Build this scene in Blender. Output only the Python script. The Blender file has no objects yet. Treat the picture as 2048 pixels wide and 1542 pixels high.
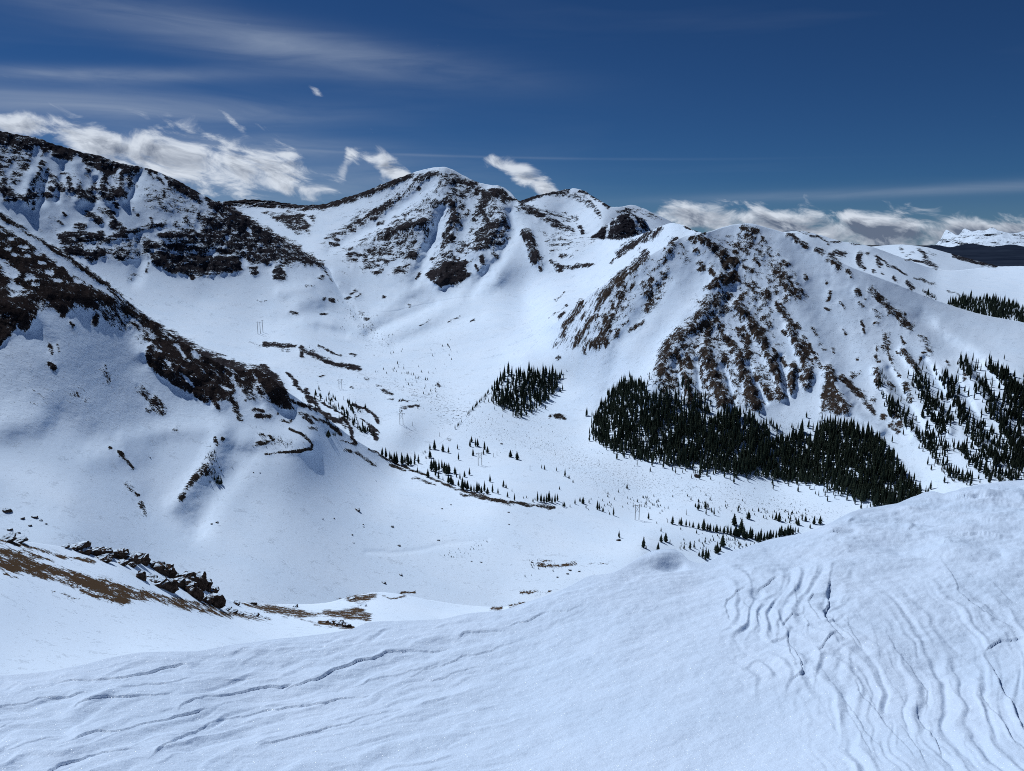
import bpy, bmesh, math, random
import numpy as np

random.seed(7)
rng = np.random.default_rng(7)
SC = bpy.context.scene
COL = SC.collection

# ------------------------------------------------------------------ camera
FPX, HORIZON = 1462.0, 475.0                    # focal length and eye level in photo pixels (2048 wide)
PITCH = math.atan((771.0 - HORIZON) / FPX)
cam_d = bpy.data.cameras.new("camera")
cam_d.sensor_width = 36.0
cam_d.lens = 36.0 * FPX / 2048.0
cam_d.clip_start = 0.1
cam_d.clip_end = 200000.0
cam = bpy.data.objects.new("camera", cam_d)
cam.rotation_euler = (math.pi / 2 - PITCH, 0, 0)
COL.objects.link(cam)
SC.camera = cam

# ------------------------------------------------------------------ sun, sky, exposure
SUN_AZ, SUN_EL = -46.0, 50.0                    # degrees left of the view, above the horizon
sun_d = bpy.data.lights.new("sun", 'SUN')
sun_d.energy = 3.5
sun_d.angle = math.radians(0.53)
sun_d.color = (0.95, 0.98, 1.0)
sun = bpy.data.objects.new("sun", sun_d)
sun.rotation_euler = (math.radians(90 - SUN_EL), 0, math.radians(180 - SUN_AZ))
COL.objects.link(sun)

SC.view_settings.view_transform = 'Standard'
SC.view_settings.look = 'None'
SC.view_settings.exposure = 0.0
SC.view_settings.gamma = 1.0
SC.view_settings.use_curve_mapping = False
SC.cycles.max_bounces = 6
SC.cycles.diffuse_bounces = 3
SC.cycles.glossy_bounces = 2
SC.cycles.transmission_bounces = 2
SC.cycles.transparent_max_bounces = 6
SC.cycles.volume_bounces = 6
SC.cycles.use_denoising = False
SC.cycles.denoiser = 'OPENIMAGEDENOISE'
SC.cycles.denoising_prefilter = 'ACCURATE'
SC.cycles.use_adaptive_sampling = True
SC.cycles.pixel_filter_type = 'BLACKMAN_HARRIS'
SC.cycles.filter_width = 1.0

SKY_TINT = (0.19, 0.415, 0.70, 1)
# photo x, photo y, half width, half height, slope, strength of each cirrus band
CIRRUS = [(540, 88, 330, 32, -.10, .50), (190, 212, 330, 26, .02, .56), (180, 150, 230, 12, .08, .42), (500, 290, 220, 20, -.02, .45), (480, 365, 400, 50, 0, .50), (1820, 383, 430, 9, .02, .30), (900, 312, 420, 2.2, -.02, .16)]
# the cumulus belt along the skyline: photo x, photo y of its axis, half height, strength
BELT = [(-180, 255, 30, .6), (0, 250, 22, .6), (60, 248, 24, .8), (150, 272, 30, .84), (250, 305, 42, .84), (330, 318, 60, .84), (390, 315, 68, .84), (460, 335, 62, .80), (540, 340, 60, .84), (610, 360, 46, .72), (650, 372, 32, .5), (690, 330, 34, .5), (705, 306, 20, .68), (740, 318, 22, .62), (775, 336, 30, .84), (810, 352, 26, .8), (840, 365, 16, .5), (900, 350, 10, 0), (970, 318, 12, .3), (1000, 324, 16, .8), (1040, 345, 26, .86), (1080, 370, 26, .84), (1120, 388, 16, .6), (1160, 400, 12, .2), (1270, 430, 16, .2), (1320, 430, 26, .8), (1420, 440, 34, .88), (1520, 448, 36, .88), (1620, 458, 40, .9), (1720, 464, 44, .95), (1800, 468, 44, .95), (1880, 474, 38, .95), (1950, 469, 32, .92), (2048, 466, 27, .88), (2200, 470, 30, .9), (2380, 490, 40, .8)]
SCRAPS = [(458, 236, 26, 10, -.8, .64), (632, 184, 17, 8, -.6, .60)]
world = bpy.data.worlds.new("World")
SC.world = world
world.use_nodes = True
def make_world():
    nt = world.node_tree
    nt.nodes.clear()
    def N(t, ins=None, **k):
        n = nt.nodes.new('ShaderNode' + t)
        for a, b in k.items(): setattr(n, a, b)
        for i, x in (ins or {}).items():
            if isinstance(x, bpy.types.NodeSocket): nt.links.new(x, n.inputs[i])
            else: n.inputs[i].default_value = x
        return n
    def M(op, a, b=0.0, c=0.0): return N('Math', {0: a, 1: b, 2: c}, operation=op).outputs[0]
    sky = N('TexSky', sky_type='NISHITA', sun_disc=False, sun_elevation=math.radians(SUN_EL), sun_rotation=math.radians(SUN_AZ), altitude=3700, air_density=1.0, dust_density=0.0, ozone_density=1.6)
    tint = N('Mix', {0: 1.0, 6: sky.outputs[0], 7: SKY_TINT}, data_type='RGBA', blend_type='MULTIPLY')
    # thin cirrus: fibrous bands placed by azimuth and elevation, with a faint veil of the same over the whole sky
    tc = N('TexCoord'); d = tc.outputs['Generated']
    X, Y, Z = N('SeparateXYZ', {0: d}).outputs
    az = M('ARCTAN2', X, Y); el = M('ARCSINE', Z)
    q = N('CombineXYZ', {0: az, 1: el, 2: 0.0}).outputs[0]
    fib = N('TexNoise', {'Vector': N('VectorMath', {0: q, 1: (5.0, 42.0, 1.0)}, operation='MULTIPLY').outputs[0], 'Scale': 1.0, 'Detail': 6.0, 'Roughness': 0.58, 'Distortion': 0.7}).outputs[0]
    veil = N('TexNoise', {'Vector': N('VectorMath', {0: q, 1: (1.6, 11.0, 1.0)}, operation='MULTIPLY').outputs[0], 'Scale': 1.0, 'Detail': 4.0, 'Roughness': 0.5, 'Distortion': 0.5}).outputs[0]
    def blobs(lst):
        tot = 0.0
        for (u, v, su, sv, sl, amp) in lst:
            x0 = (u - 1024.0) / FPX; zc = (771.0 - v) / FPX
            y0 = math.cos(PITCH) + zc * math.sin(PITCH); z0 = -math.sin(PITCH) + zc * math.cos(PITCH)
            a0 = math.atan2(x0, y0); e0 = math.atan2(z0, math.hypot(x0, y0))
            da = M('SUBTRACT', az, a0); de = M('SUBTRACT', M('SUBTRACT', el, e0), M('MULTIPLY', da, sl))
            ra = M('MULTIPLY', da, FPX / su); re = M('MULTIPLY', de, FPX / sv)
            g = M('EXPONENT', M('MULTIPLY', M('MULTIPLY_ADD', ra, ra, M('MULTIPLY', re, re)), -1.0))
            tot = M('MULTIPLY_ADD', g, amp, tot)
        return tot
    tot = blobs(CIRRUS)
    fb = N('MapRange', {0: fib, 1: 0.30, 2: 0.72, 3: 0.35, 4: 1.15}).outputs[0]
    vl = N('MapRange', {0: veil, 1: 0.52, 2: 0.80, 3: 0.0, 4: 0.10}).outputs[0]
    low = N('MapRange', {0: el, 1: 0.0, 2: 0.07, 3: 0.12, 4: 0.0}).outputs[0]
    k = M('MINIMUM', M('ADD', M('MULTIPLY', M('ADD', tot, vl), fb), low), 0.8)
    mixc = N('Mix', {0: k, 6: tint.outputs[2], 7: (6.6, 8.0, 10.4, 1)}, data_type='RGBA')
    # cumulus: torn scraps over the saddle, a bank along the horizon, more of the same all round
    azn = N('MapRange', {0: az, 1: -0.80, 2: 0.80}).outputs[0]
    def table(col, lo, hi):
        n = N('FloatCurve', {0: 1.0, 1: azn}); c = n.mapping.curves[0]
        pts = []
        for row in BELT:
            x0 = (row[0] - 1024.0) / FPX; zc = (771.0 - row[1]) / FPX
            y0 = math.cos(PITCH) + zc * math.sin(PITCH); z0 = -math.sin(PITCH) + zc * math.cos(PITCH)
            val = (math.atan2(z0, math.hypot(x0, y0)), row[2] / FPX, row[3])[col]
            pts.append(((math.atan2(x0, y0) + 0.8) / 1.6, (val - lo) / (hi - lo)))
        c.points[0].location = (0.0, pts[0][1]); c.points[1].location = (1.0, pts[-1][1])
        for p in pts: c.points.new(*p)
        n.mapping.update()
        return M('MULTIPLY_ADD', n.outputs[0], hi - lo, lo)
    eb = M('DIVIDE', M('SUBTRACT', el, table(0, -0.05, 0.20)), table(1, 0.0, 0.06))
    W = M('MULTIPLY_ADD', M('EXPONENT', M('MULTIPLY', M('MULTIPLY', eb, eb), -1.0)), M('MULTIPLY', table(2, 0.0, 1.0), 1.24), blobs(SCRAPS))
    def puff(off):
        v = N('VectorMath', {0: q, 1: (30.0, 46.0, 1.0), 2: (off[0] * 30.0, off[1] * 46.0, 0.0)}, operation='MULTIPLY_ADD').outputs[0]
        v = N('VectorRotate', {'Vector': v, 'Angle': 0.45}, rotation_type='Z_AXIS').outputs[0]
        v = N('VectorMath', {0: v, 1: (0.62, 1.0, 1.0)}, operation='MULTIPLY').outputs[0]
        n = N('TexNoise', {'Vector': v, 'Scale': 1.0, 'Detail': 7.0, 'Roughness': 0.60, 'Distortion': 0.55}).outputs[0]
        return N('MapRange', {0: n, 1: 0.28, 2: 0.72, 3: 0.0, 4: 1.0}).outputs[0]
    n0, n1 = puff((0.0, 0.0)), puff((-0.007, 0.010))
    dens = M('SUBTRACT', M('ADD', n0, W), 1.0)
    alpha = N('MapRange', {0: dens, 1: -0.06, 2: 0.62}, interpolation_type='SMOOTHSTEP').outputs[0]
    thick = N('MapRange', {0: dens, 1: 0.25, 2: 0.80, 3: 0.0, 4: 0.62}, interpolation_type='SMOOTHSTEP').outputs[0]
    rel_ = M('MULTIPLY', M('SUBTRACT', n1, n0), 1.5)
    lowd = N('MapRange', {0: el, 1: 0.04, 2: -0.02, 3: 0.0, 4: 0.6}, interpolation_type='SMOOTHSTEP').outputs[0]
    dk = N('Clamp', {0: M('ADD', M('ADD', thick, rel_), M('SUBTRACT', lowd, 0.05))}).outputs[0]
    ccol = N('Mix', {0: dk, 6: (13.4, 14.6, 16.4, 1), 7: (2.5, 3.2, 4.7, 1)}, data_type='RGBA')
    mixc = N('Mix', {0: M('MULTIPLY', alpha, 0.96), 6: mixc.outputs[2], 7: ccol.outputs[2]}, data_type='RGBA')
    bg = N('Background', {0: mixc.outputs[2], 1: 0.05})
    N('OutputWorld', {0: bg.outputs[0]})
make_world()
world.cycles.sampling_method = 'MANUAL'
world.cycles.sample_map_resolution = 512

# ------------------------------------------------------------------ numeric helpers
CP, SP_ = math.cos(PITCH), math.sin(PITCH)
def ray(u, v):
    """horizontal-unit direction of a photo point: (dx, dy, dz) with hypot(dx, dy) == 1"""
    u = np.asarray(u, float); v = np.asarray(v, float)
    x = (u - 1024.0) / FPX
    zc = (771.0 - v) / FPX
    y = CP + zc * SP_
    z = -SP_ + zc * CP
    h = np.hypot(x, y)
    return x / h, y / h, z / h
def pt(u, v, r):
    dx, dy, dz = ray(u, v)
    return np.stack([dx * r, dy * r, dz * r], -1)

_perm = np.random.default_rng(3).permutation(512).astype(np.int64)
_perm = np.concatenate([_perm, _perm, _perm])
_g = np.random.default_rng(4).normal(size=(512, 3)); _g /= np.linalg.norm(_g, axis=1)[:, None]
_a2 = np.random.default_rng(5).uniform(0, 2 * math.pi, 512); _g2 = np.stack([np.cos(_a2), np.sin(_a2)], -1)
def perlin2(x, y, seed):
    i = np.floor(x).astype(np.int64); j = np.floor(y).astype(np.int64); fx, fy = x - i, y - j
    i = (i + seed * 37) & 511; j = (j + seed * 91) & 511
    wx = fx * fx * fx * (fx * (fx * 6 - 15) + 10); wy = fy * fy * fy * (fy * (fy * 6 - 15) + 10)
    res = 0
    for a in (0, 1):
        pa = _perm[(i + a) & 511]
        for b in (0, 1):
            g = _g2[_perm[pa + ((j + b) & 511)]]
            res = res + (wx if a else 1 - wx) * (wy if b else 1 - wy) * (g[..., 0] * (fx - a) + g[..., 1] * (fy - b))
    return res * 1.45
def perlin(p):
    p = np.asarray(p, np.float64)
    if p.size > 6000 and p[..., 2].max() - p[..., 2].min() < 1e-12: return perlin2(p[..., 0], p[..., 1], int(round(float(p.flat[2]) * 13.7)))
    i = np.floor(p).astype(np.int64); f = p - i; i &= 511
    w = f * f * f * (f * (f * 6 - 15) + 10)
    res = 0
    for a in (0, 1):
        wa = w[..., 0] if a else 1 - w[..., 0]
        pa = _perm[i[..., 0] + a]
        for b in (0, 1):
            wb = wa * (w[..., 1] if b else 1 - w[..., 1])
            pb = _perm[pa + ((i[..., 1] + b) & 511)]
            for c in (0, 1):
                wc = wb * (w[..., 2] if c else 1 - w[..., 2])
                h = _perm[pb + ((i[..., 2] + c) & 511)]
                g = _g[h]
                res = res + wc * (g[..., 0] * (f[..., 0] - a) + g[..., 1] * (f[..., 1] - b) + g[..., 2] * (f[..., 2] - c))
    return res * 1.5
def fbm(p, octaves=4, gain=0.5, lac=2.03):
    a, s, r = 1.0, 1.0, 0.0
    for k in range(octaves):
        r = r + a * perlin(p * s + k * 17.3); a *= gain; s *= lac
    return r
def ridged(p, octaves=4, gain=0.5, lac=2.07):
    a, s, r = 1.0, 1.0, 0.0
    for k in range(octaves):
        r = r + a * (1 - 2 * np.abs(perlin(p * s + k * 11.7))); a *= gain; s *= lac
    return r
def sstep(a, b, x):
    t = np.clip((x - a) / (b - a), 0, 1); return t * t * (3 - 2 * t)
def curve(pts, smooth=True):
    p = np.array(pts, float)
    def f(u):
        u = np.asarray(u, float)
        if not smooth: return np.interp(u, p[:, 0], p[:, 1])
        x, y = p[:, 0], p[:, 1]                     # monotone-ish cubic through the points
        d = np.diff(y) / np.diff(x)
        m = np.concatenate([[d[0]], np.where(d[:-1] * d[1:] > 0, 2 * d[:-1] * d[1:] / (d[:-1] + d[1:] + 1e-12), 0), [d[-1]]])
        k = np.clip(np.searchsorted(x, u) - 1, 0, len(x) - 2)
        h = x[k + 1] - x[k]; t = np.clip((u - x[k]) / h, 0, 1)
        return ((1 + 2 * t) * (1 - t) ** 2 * y[k] + t * (1 - t) ** 2 * h * m[k] + t * t * (3 - 2 * t) * y[k + 1] + t * t * (t - 1) * h * m[k + 1])
    return f
class Depth:
    """thin-plate surface through surveyed points (photo x, photo y, horizontal distance in metres)"""
    def __init__(self, pts, lam=0.0):
        p = np.array(pts, float)
        self.c = p[:, :2] / 500.0
        n = len(p)
        K = self.k(self.c, self.c) + lam * np.eye(n)
        Pm = np.hstack([np.ones((n, 1)), self.c])
        A = np.vstack([np.hstack([K, Pm]), np.hstack([Pm.T, np.zeros((3, 3))])])
        b = np.concatenate([np.log(p[:, 2]), np.zeros(3)])
        s = np.linalg.solve(A, b); self.w, self.a = s[:n], s[n:]
    @staticmethod
    def k(x, c):
        d2 = ((x[:, None, :] - c[None]) ** 2).sum(-1)
        return 0.5 * d2 * np.log(d2 + 1e-12)
    def __call__(self, u, v):
        sh = np.shape(u)
        x = np.stack([np.ravel(u), np.ravel(v)], -1) / 500.0
        out = np.empty(len(x))
        for i in range(0, len(x), 40000):
            q = x[i:i + 40000]
            out[i:i + 40000] = self.k(q, self.c) @ self.w + self.a[0] + q @ self.a[1:]
        return np.exp(out).reshape(sh)

# ------------------------------------------------------------------ painted survey of bare ground (photo pixels -> terrain attribute)
MS = 0.5; MU0, MV0 = -320, 180
MW, MH = int(2700 * MS), int(1340 * MS)
def new_map(): return np.zeros((MH, MW), np.float32)
def _win(pts, pad):
    p = np.array(pts, float)
    x0 = max(0, int((p[:, 0].min() - pad - MU0) * MS)); x1 = min(MW, int((p[:, 0].max() + pad - MU0) * MS) + 2)
    y0 = max(0, int((p[:, 1].min() - pad - MV0) * MS)); y1 = min(MH, int((p[:, 1].max() + pad - MV0) * MS) + 2)
    if x1 <= x0 or y1 <= y0: return None
    yy, xx = np.mgrid[y0:y1, x0:x1]
    return (slice(y0, y1), slice(x0, x1)), xx / MS + MU0, yy / MS + MV0
def pdist(pts, x, y):
    best = np.full(np.shape(x), 1e9)
    for (ax, ay), (bx, by) in zip(pts[:-1], pts[1:]):
        dx, dy = bx - ax, by - ay
        t = np.clip(((x - ax) * dx + (y - ay) * dy) / (dx * dx + dy * dy + 1e-9), 0, 1)
        best = np.minimum(best, np.hypot(x - ax - t * dx, y - ay - t * dy))
    return best
def stroke(m, pts, w, s):
    if len(pts) == 1: pts = [pts[0], (pts[0][0] + 0.5, pts[0][1])]
    r = _win(pts, abs(w) * 1.6 + 3)
    if r is None: return
    sl, x, y = r
    k = 1 - sstep(w * 0.25, w * 1.75 + 1.0, pdist(pts, x, y))
    if s >= 0: m[sl] = np.maximum(m[sl], s * k)
    else: m[sl] = m[sl] * (1 + s * k)
def inside(pts, x, y):
    ins = np.zeros(np.shape(x), bool)
    n = len(pts)
    for i in range(n):
        (ax, ay), (bx, by) = pts[i], pts[(i + 1) % n]
        if ay == by: continue
        c = ((ay > y) != (by > y)) & (x < (bx - ax) * (y - ay) / (by - ay) + ax)
        ins ^= c
    return ins
def poly(m, pts, s, soft=4.0):
    r = _win(pts, soft * 2 + 3)
    if r is None: return
    sl, x, y = r
    ins = inside(pts, x, y)
    d = pdist(list(pts) + [pts[0]], x, y)
    sd_ = np.where(ins, d, -d)
    k = sstep(-soft * 1.5, soft * 1.5, sd_)
    if s >= 0: m[sl] = np.maximum(m[sl], s * k)
    else: m[sl] = m[sl] * (1 + s * k)
def blur(m, n):
    for ax in (0, 1):
        for _ in range(2):
            c = np.cumsum(np.concatenate([np.repeat(m.take([0], ax), n + 1, ax), m, np.repeat(m.take([-1], ax), n, ax)], ax), ax)
            L = m.shape[ax]
            hi = np.take(c, np.arange(2 * n + 1, 2 * n + 1 + L), ax); lo = np.take(c, np.arange(0, L), ax)
            m = (hi - lo) / (2 * n + 1)
    return m
def sample(m, u, v):
    x = np.clip((u - MU0) * MS, 0, MW - 1.001); y = np.clip((v - MV0) * MS, 0, MH - 1.001)
    i, j = x.astype(int), y.astype(int); fx, fy = x - i, y - j
    return (m[j, i] * (1 - fx) + m[j, i + 1] * fx) * (1 - fy) + (m[j + 1, i] * (1 - fx) + m[j + 1, i + 1] * fx) * fy
ROCK, TUN, SPK = new_map(), new_map(), new_map()          # cliffs and scree, brown tundra, fine speckle of stones and willow
def R(pts, w, s=0.85): stroke(ROCK, pts, w, s)
def RP(pts, s=0.85, soft=4.0): poly(ROCK, pts, s, soft)
def T(pts, w, s=0.85): stroke(TUN, pts, w, s)
def TP(pts, s=0.85, soft=3.0): poly(TUN, pts, s, soft)
# --- left mountain
RP([(-320,190),(0,258),(130,286),(260,320),(330,338),(400,380),(460,412),(520,452),(570,486),(540,490),(470,447),(440,425),(400,408),(350,378),(325,368),(300,350),(270,345),(240,352),(200,345),(180,332),(150,322),(130,320),(100,312),(60,302),(0,290),(-320,215)], .96, 3)
RP([(-320,220),(0,285),(90,305),(85,330),(30,372),(0,355),(-320,300)], .52, 6)
for a in ([(12,350),(8,380),(14,400)],[(86,326),(72,350),(62,385)],[(100,345),(112,362),(124,380)],[(133,352),(140,372),(150,385)],[(178,335),(170,355),(180,385)],[(212,345),(206,372),(214,392)],[(245,355),(240,385)],[(262,350),(258,372)]): R(a, 7, .72)
for (x, y, w) in ((10,378,13),(24,395,9),(50,392,13),(64,390,12),(95,390,8),(104,378,6),(120,372,9),(148,380,11),(166,388,11),(180,396,11),(203,378,11),(216,394,11),(232,384,10),(248,390,10),(180,430,9),(195,440,8),(220,424,9),(228,438,5),(232,450,10),(160,453,8),(128,428,3),(268,420,3),(275,427,3)): R([(x-w*.5,y-2),(x+w*.5,y+2)], w*.75, .92)
for a, w in (([(75,302),(62,345),(42,380)],8),([(95,312),(112,342),(124,360)],7),([(155,320),(157,345),(172,368)],8),([(195,352),(200,368)],6),([(286,345),(276,370),(264,392)],7),([(237,338),(228,362)],2.5),([(305,345),(322,370)],2.5),([(318,345),(335,368)],2.5),([(405,395),(412,412)],5),([(28,330),(15,350)],6)): stroke(ROCK, a, w, -.9)
RP([(290,372),(345,372),(362,410),(345,425),(300,415),(285,395)], .42, 10)
RP([(350,385),(420,410),(400,440),(360,440)], .33, 10)
RP([(60,425),(125,430),(120,460),(80,460)], .14, 10)
RP([(118,468),(140,462),(205,463),(210,482),(170,487),(130,492),(119,488)], .86, 3)
RP([(125,492),(165,488),(175,500),(210,492),(214,508),(198,516),(180,524),(160,512),(140,506)], .84, 4)
R([(214,478),(240,472),(266,466)], 6, .9); R([(246,462)], 7, .9); R([(265,462),(300,452),(330,448)], 5, .66); R([(150,452),(170,448)], 4, .6)
RP([(228,500),(245,496),(262,498),(258,516),(240,522),(230,515)], .82, 4)
RP([(284,482),(300,478),(308,490),(303,506),(288,502)], .86, 3)
RP([(312,500),(330,470),(350,462),(400,460),(412,478),(420,506),(395,512),(350,512),(312,514)], .8, 5)
RP([(304,510),(340,512),(400,520),(468,512),(482,528),(478,543),(440,547),(420,551),(380,553),(345,545),(312,532)], .95, 3)
RP([(400,442),(450,440),(520,468),(600,508),(640,528),(560,535),(500,522),(440,502),(400,492)], .52, 8)
R([(415,480),(440,500),(470,505)], 9, .75); R([(350,450),(372,460)], 6, .6); R([(372,440),(388,450)], 6, .6); R([(430,440),(470,450)], 5, .7)
RP([(492,512),(538,512),(540,526),(515,530),(495,524)], .9, 3); RP([(494,534),(514,532),(517,548),(505,552)], .9, 3); RP([(548,534),(562,528),(574,552),(566,562),(546,556)], .92, 3)
R([(450,413),(520,455),(600,505),(642,530)], 7, .82); RP([(530,468),(600,505),(628,524),(580,510),(545,495)], .8, 5)
for a, w in (([(262,470),(276,500),(282,508)],3),([(330,480),(345,505)],2.5),([(378,490),(398,518)],2.5),([(470,520),(482,540)],4),([(352,505),(362,525)],2.5),([(487,510),(492,535)],4)): stroke(ROCK, a, w, -.85)
R([(255,560),(268,550)], 5, .3); R([(350,420),(362,425)], 6, .4)
RP([(395,430),(450,420),(540,475),(640,530),(560,528),(470,505),(410,490)], .74, 8); RP([(300,440),(400,440),(410,470),(320,468)], .22, 8); RP([(120,462),(300,470),(310,515),(210,520),(120,500)], .32, 6); RP([(0,350),(260,345),(262,398),(0,402)], .22, 6)
for a, w in (([(75,302),(62,345),(42,380)],6),([(95,312),(112,342),(124,360)],6),([(155,320),(157,345),(172,368)],7),([(195,352),(200,368)],5),([(286,345),(276,370),(264,400)],8)): stroke(ROCK, a, w, -.9)
RP([(300,506),(480,512),(484,540),(420,552),(350,548),(306,530)], .98, 3); R([(320,470),(400,466)], 5, .95); R([(310,492),(415,496)], 5, .95); R([(120,474),(205,470)], 5, .97); R([(135,500),(205,506)], 6, .95); R([(420,470),(480,482),(560,512)], 6, .9); R([(440,500),(540,518)], 5, .9); R([(480,462),(560,497),(620,524)], 6, .92)
# --- shoulder and main peak
R([(455,402),(540,402),(600,411),(640,412),(700,396),(760,374),(820,350)], 8, .92)
RP([(470,404),(560,402),(600,410),(590,416),(540,416),(500,412)], .85, 3)
RP([(520,425),(600,424),(620,430),(619,466),(590,464),(560,448)], .74, 5); RP([(620,430),(634,432),(626,450)], .9, 3)
R([(480,445),(560,470),(600,492)], 3, .35)
RP([(640,492),(690,440),(760,398),(850,345),(885,340),(960,370),(1030,400),(1000,480),(955,500),(905,560),(860,500),(830,530),(760,545),(700,540),(690,505)], .36, 14)
RP([(818,352),(850,345),(880,340),(870,358),(840,368),(822,366)], .74, 5); RP([(886,342),(918,352),(912,372),(890,372)], .66, 5); R([(905,362),(935,366),(955,370)], 7, .78)
RP([(956,380),(1000,374),(1036,402),(1010,404),(985,402),(960,394)], .9, 4)
R([(757,427),(775,410),(792,394)], 9, .8); R([(700,450),(730,438),(757,418)], 6, .68); R([(650,476),(700,460),(722,450)], 5, .55); R([(800,405),(795,412)], 6, .7)
R([(775,461),(810,452),(850,443)], 7, .95); R([(752,478),(790,462)], 7, .75)
RP([(750,475),(850,450),(845,500),(800,535),(740,540),(692,520),(700,500)], .5, 10)
RP([(812,498),(838,494),(846,515),(828,524),(812,515)], .88, 4); RP([(785,530),(818,520),(815,545),(788,552)], .6, 6)
R([(868,410),(900,398),(935,380)], 8, .66); R([(900,405),(906,440),(896,480)], 10, .86); RP([(885,480),(915,490),(925,520),(880,540),(862,540)], .58, 6)
RP([(849,550),(865,536),(900,522),(930,520),(941,545),(920,566),(876,573)], .95, 3)
R([(950,435),(970,405)], 9, .74); RP([(930,482),(975,446),(1017,420),(1023,450),(1000,486),(955,502)], .74, 6); R([(965,425),(980,450)], 6, .8); R([(960,512),(968,530)], 4, .8); R([(952,530),(957,540)], 3, .8); R([(985,500),(990,515)], 3.5, .6); R([(1008,485),(1018,475)], 5, .8)
R([(1052,465),(1062,490),(1066,505),(1076,520)], 10, .92); R([(1080,535)], 5, .7)
RP([(1085,465),(1130,470),(1190,480),(1150,500),(1100,500)], .34, 8); R([(1100,522),(1130,535),(1112,530)], 3, .75); R([(1115,540),(1135,536),(1160,530),(1182,529)], 3.2, .82); R([(1120,512),(1150,512)], 3, .4); R([(1100,505),(1105,500)], 4, .5)
R([(1040,402),(1060,420),(1100,441),(1142,462)], 7, .7); R([(1000,430),(1040,470)], 5, .3)
for a, w in (([(655,500),(700,478),(750,453),(810,408),(862,370)],10),([(887,420),(877,460),(857,500),(832,560)],12),([(1020,428),(1034,460),(1005,515),(940,600)],9),([(614,434),(626,455),(640,500)],4),([(940,405),(932,450),(925,475)],7),([(800,520),(770,545)],6),([(690,440),(640,470)],5),([(908,500),(918,512)],2.5),([(840,470),(832,490)],2.5)): stroke(ROCK, a, w, -.92)
# --- peaks behind
R([(1040,402),(1090,386),(1138,380)], 6, .8); R([(1138,392),(1165,398),(1180,410)], 8, .42); R([(1160,382),(1185,392),(1215,410)], 3.5, .8); R([(1040,415),(1090,425),(1150,440)], 8, .4); R([(1185,412),(1200,430)], 5, .5); R([(1160,455),(1164,462)], 4, .7)
RP([(1178,474),(1212,450),(1242,428),(1262,426),(1292,442),(1302,462),(1240,480),(1195,478)], .84, 4); stroke(ROCK, [(1218,446),(1214,476)], 2, -.9); stroke(ROCK, [(1262,432),(1285,465)], 3, -.7); R([(1235,421),(1275,422)], 4, .6); R([(1268,418),(1320,436)], 5, .35)
R([(1235,507),(1275,482),(1320,460)], 7, .72); R([(1375,455),(1410,466)], 3, .95); R([(1222,528),(1226,518),(1250,506)], 2, .6); R([(1305,480),(1322,464)], 3, .5); R([(1275,500),(1280,497)], 3, .5); R([(1110,600),(1130,585)], 1.5, .6)
# --- right mountain
R([(1347,480),(1338,500),(1326,525),(1317,541)], 8, .62); R([(1290,510),(1260,540),(1240,552),(1220,575),(1206,596),(1196,615)], 8, .78); R([(1242,570),(1240,596),(1220,625),(1210,655),(1206,680),(1184,688)], 11, .85); R([(1235,660),(1232,672)], 4, .6)
R([(1162,607),(1146,632),(1131,650),(1125,672)], 6, .78); R([(1182,638),(1163,665),(1152,688)], 6, .74); R([(1302,560),(1296,585),(1310,597),(1292,620)], 8, .68); R([(1332,540),(1322,568),(1316,580)], 10, .36); R([(1360,500),(1372,520)], 9, .26); R([(1287,642),(1260,662)], 3.5, .7); R([(1130,622),(1118,634)], 3, .7); R([(1100,636),(1132,609)], 1.5, .6); R([(1112,690),(1125,680)], 8, .3); R([(1115,714)], 4, .6)
RP([(1375,476),(1400,471),(1420,478),(1442,494),(1478,500),(1482,520),(1470,537),(1444,540),(1441,522),(1430,506),(1410,491),(1385,486)], .93, 3); R([(1391,500)], 4, .9); R([(1360,490)], 3, .8)
RP([(1445,485),(1490,478),(1515,470),(1510,495),(1480,505),(1455,498)], .5, 6); R([(1486,456),(1496,456)], 5, .85); R([(1508,458),(1512,462)], 4.5, .85); R([(1498,480),(1508,490)], 8, .74); R([(1478,470)], 5, .6); R([(1536,500),(1542,512)], 4, .7); R([(1508,508)], 4, .6)
RP([(1406,578),(1432,552),(1470,540),(1486,560),(1452,576),(1420,581)], .93, 3); RP([(1484,528),(1508,528),(1512,545),(1488,548)], .82, 4)
RP([(1505,562),(1540,580),(1548,606),(1525,614),(1500,596)], .8, 5); RP([(1538,524),(1560,535),(1592,560),(1612,588),(1592,602),(1570,585),(1550,565)], .8, 5); R([(1552,580),(1580,602)], 5, .75)
RP([(1405,594),(1462,580),(1466,602),(1437,626),(1400,652),(1362,672),(1356,657),(1388,630)], .6, 6)
R([(1412,650),(1362,665),(1336,690),(1325,720),(1317,744)], 10, .85); R([(1430,640),(1416,660),(1412,690)], 8, .88); R([(1355,700),(1362,725)], 7, .8)
R([(1427,626),(1450,670),(1470,697),(1482,716),(1492,750)], 7, .9); R([(1475,612),(1500,640),(1520,675),(1540,712),(1557,750),(1563,788)], 10, .95); R([(1520,625),(1538,652)], 5, .75); R([(1562,620),(1587,650),(1606,682),(1616,712),(1625,740)], 7, .8); R([(1488,655),(1498,690),(1495,710)], 6, .9); R([(1545,700),(1555,722)], 6, .9)
R([(1375,712),(1382,735)], 6, .85); R([(1370,752),(1380,802)], 9, .9); R([(1412,706),(1425,745),(1448,800)], 14, .93); R([(1448,712),(1463,790)], 7, .82); R([(1470,708),(1490,752),(1514,806)], 12, .93); R([(1520,760),(1540,790)], 10, .9); R([(1586,732),(1582,780)], 7, .9); R([(1608,758),(1612,766)], 8, .9); RP([(1415,770),(1470,770),(1475,802),(1440,806)], .8, 6); RP([(1475,780),(1520,780),(1525,812),(1490,812)], .86, 6)
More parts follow.
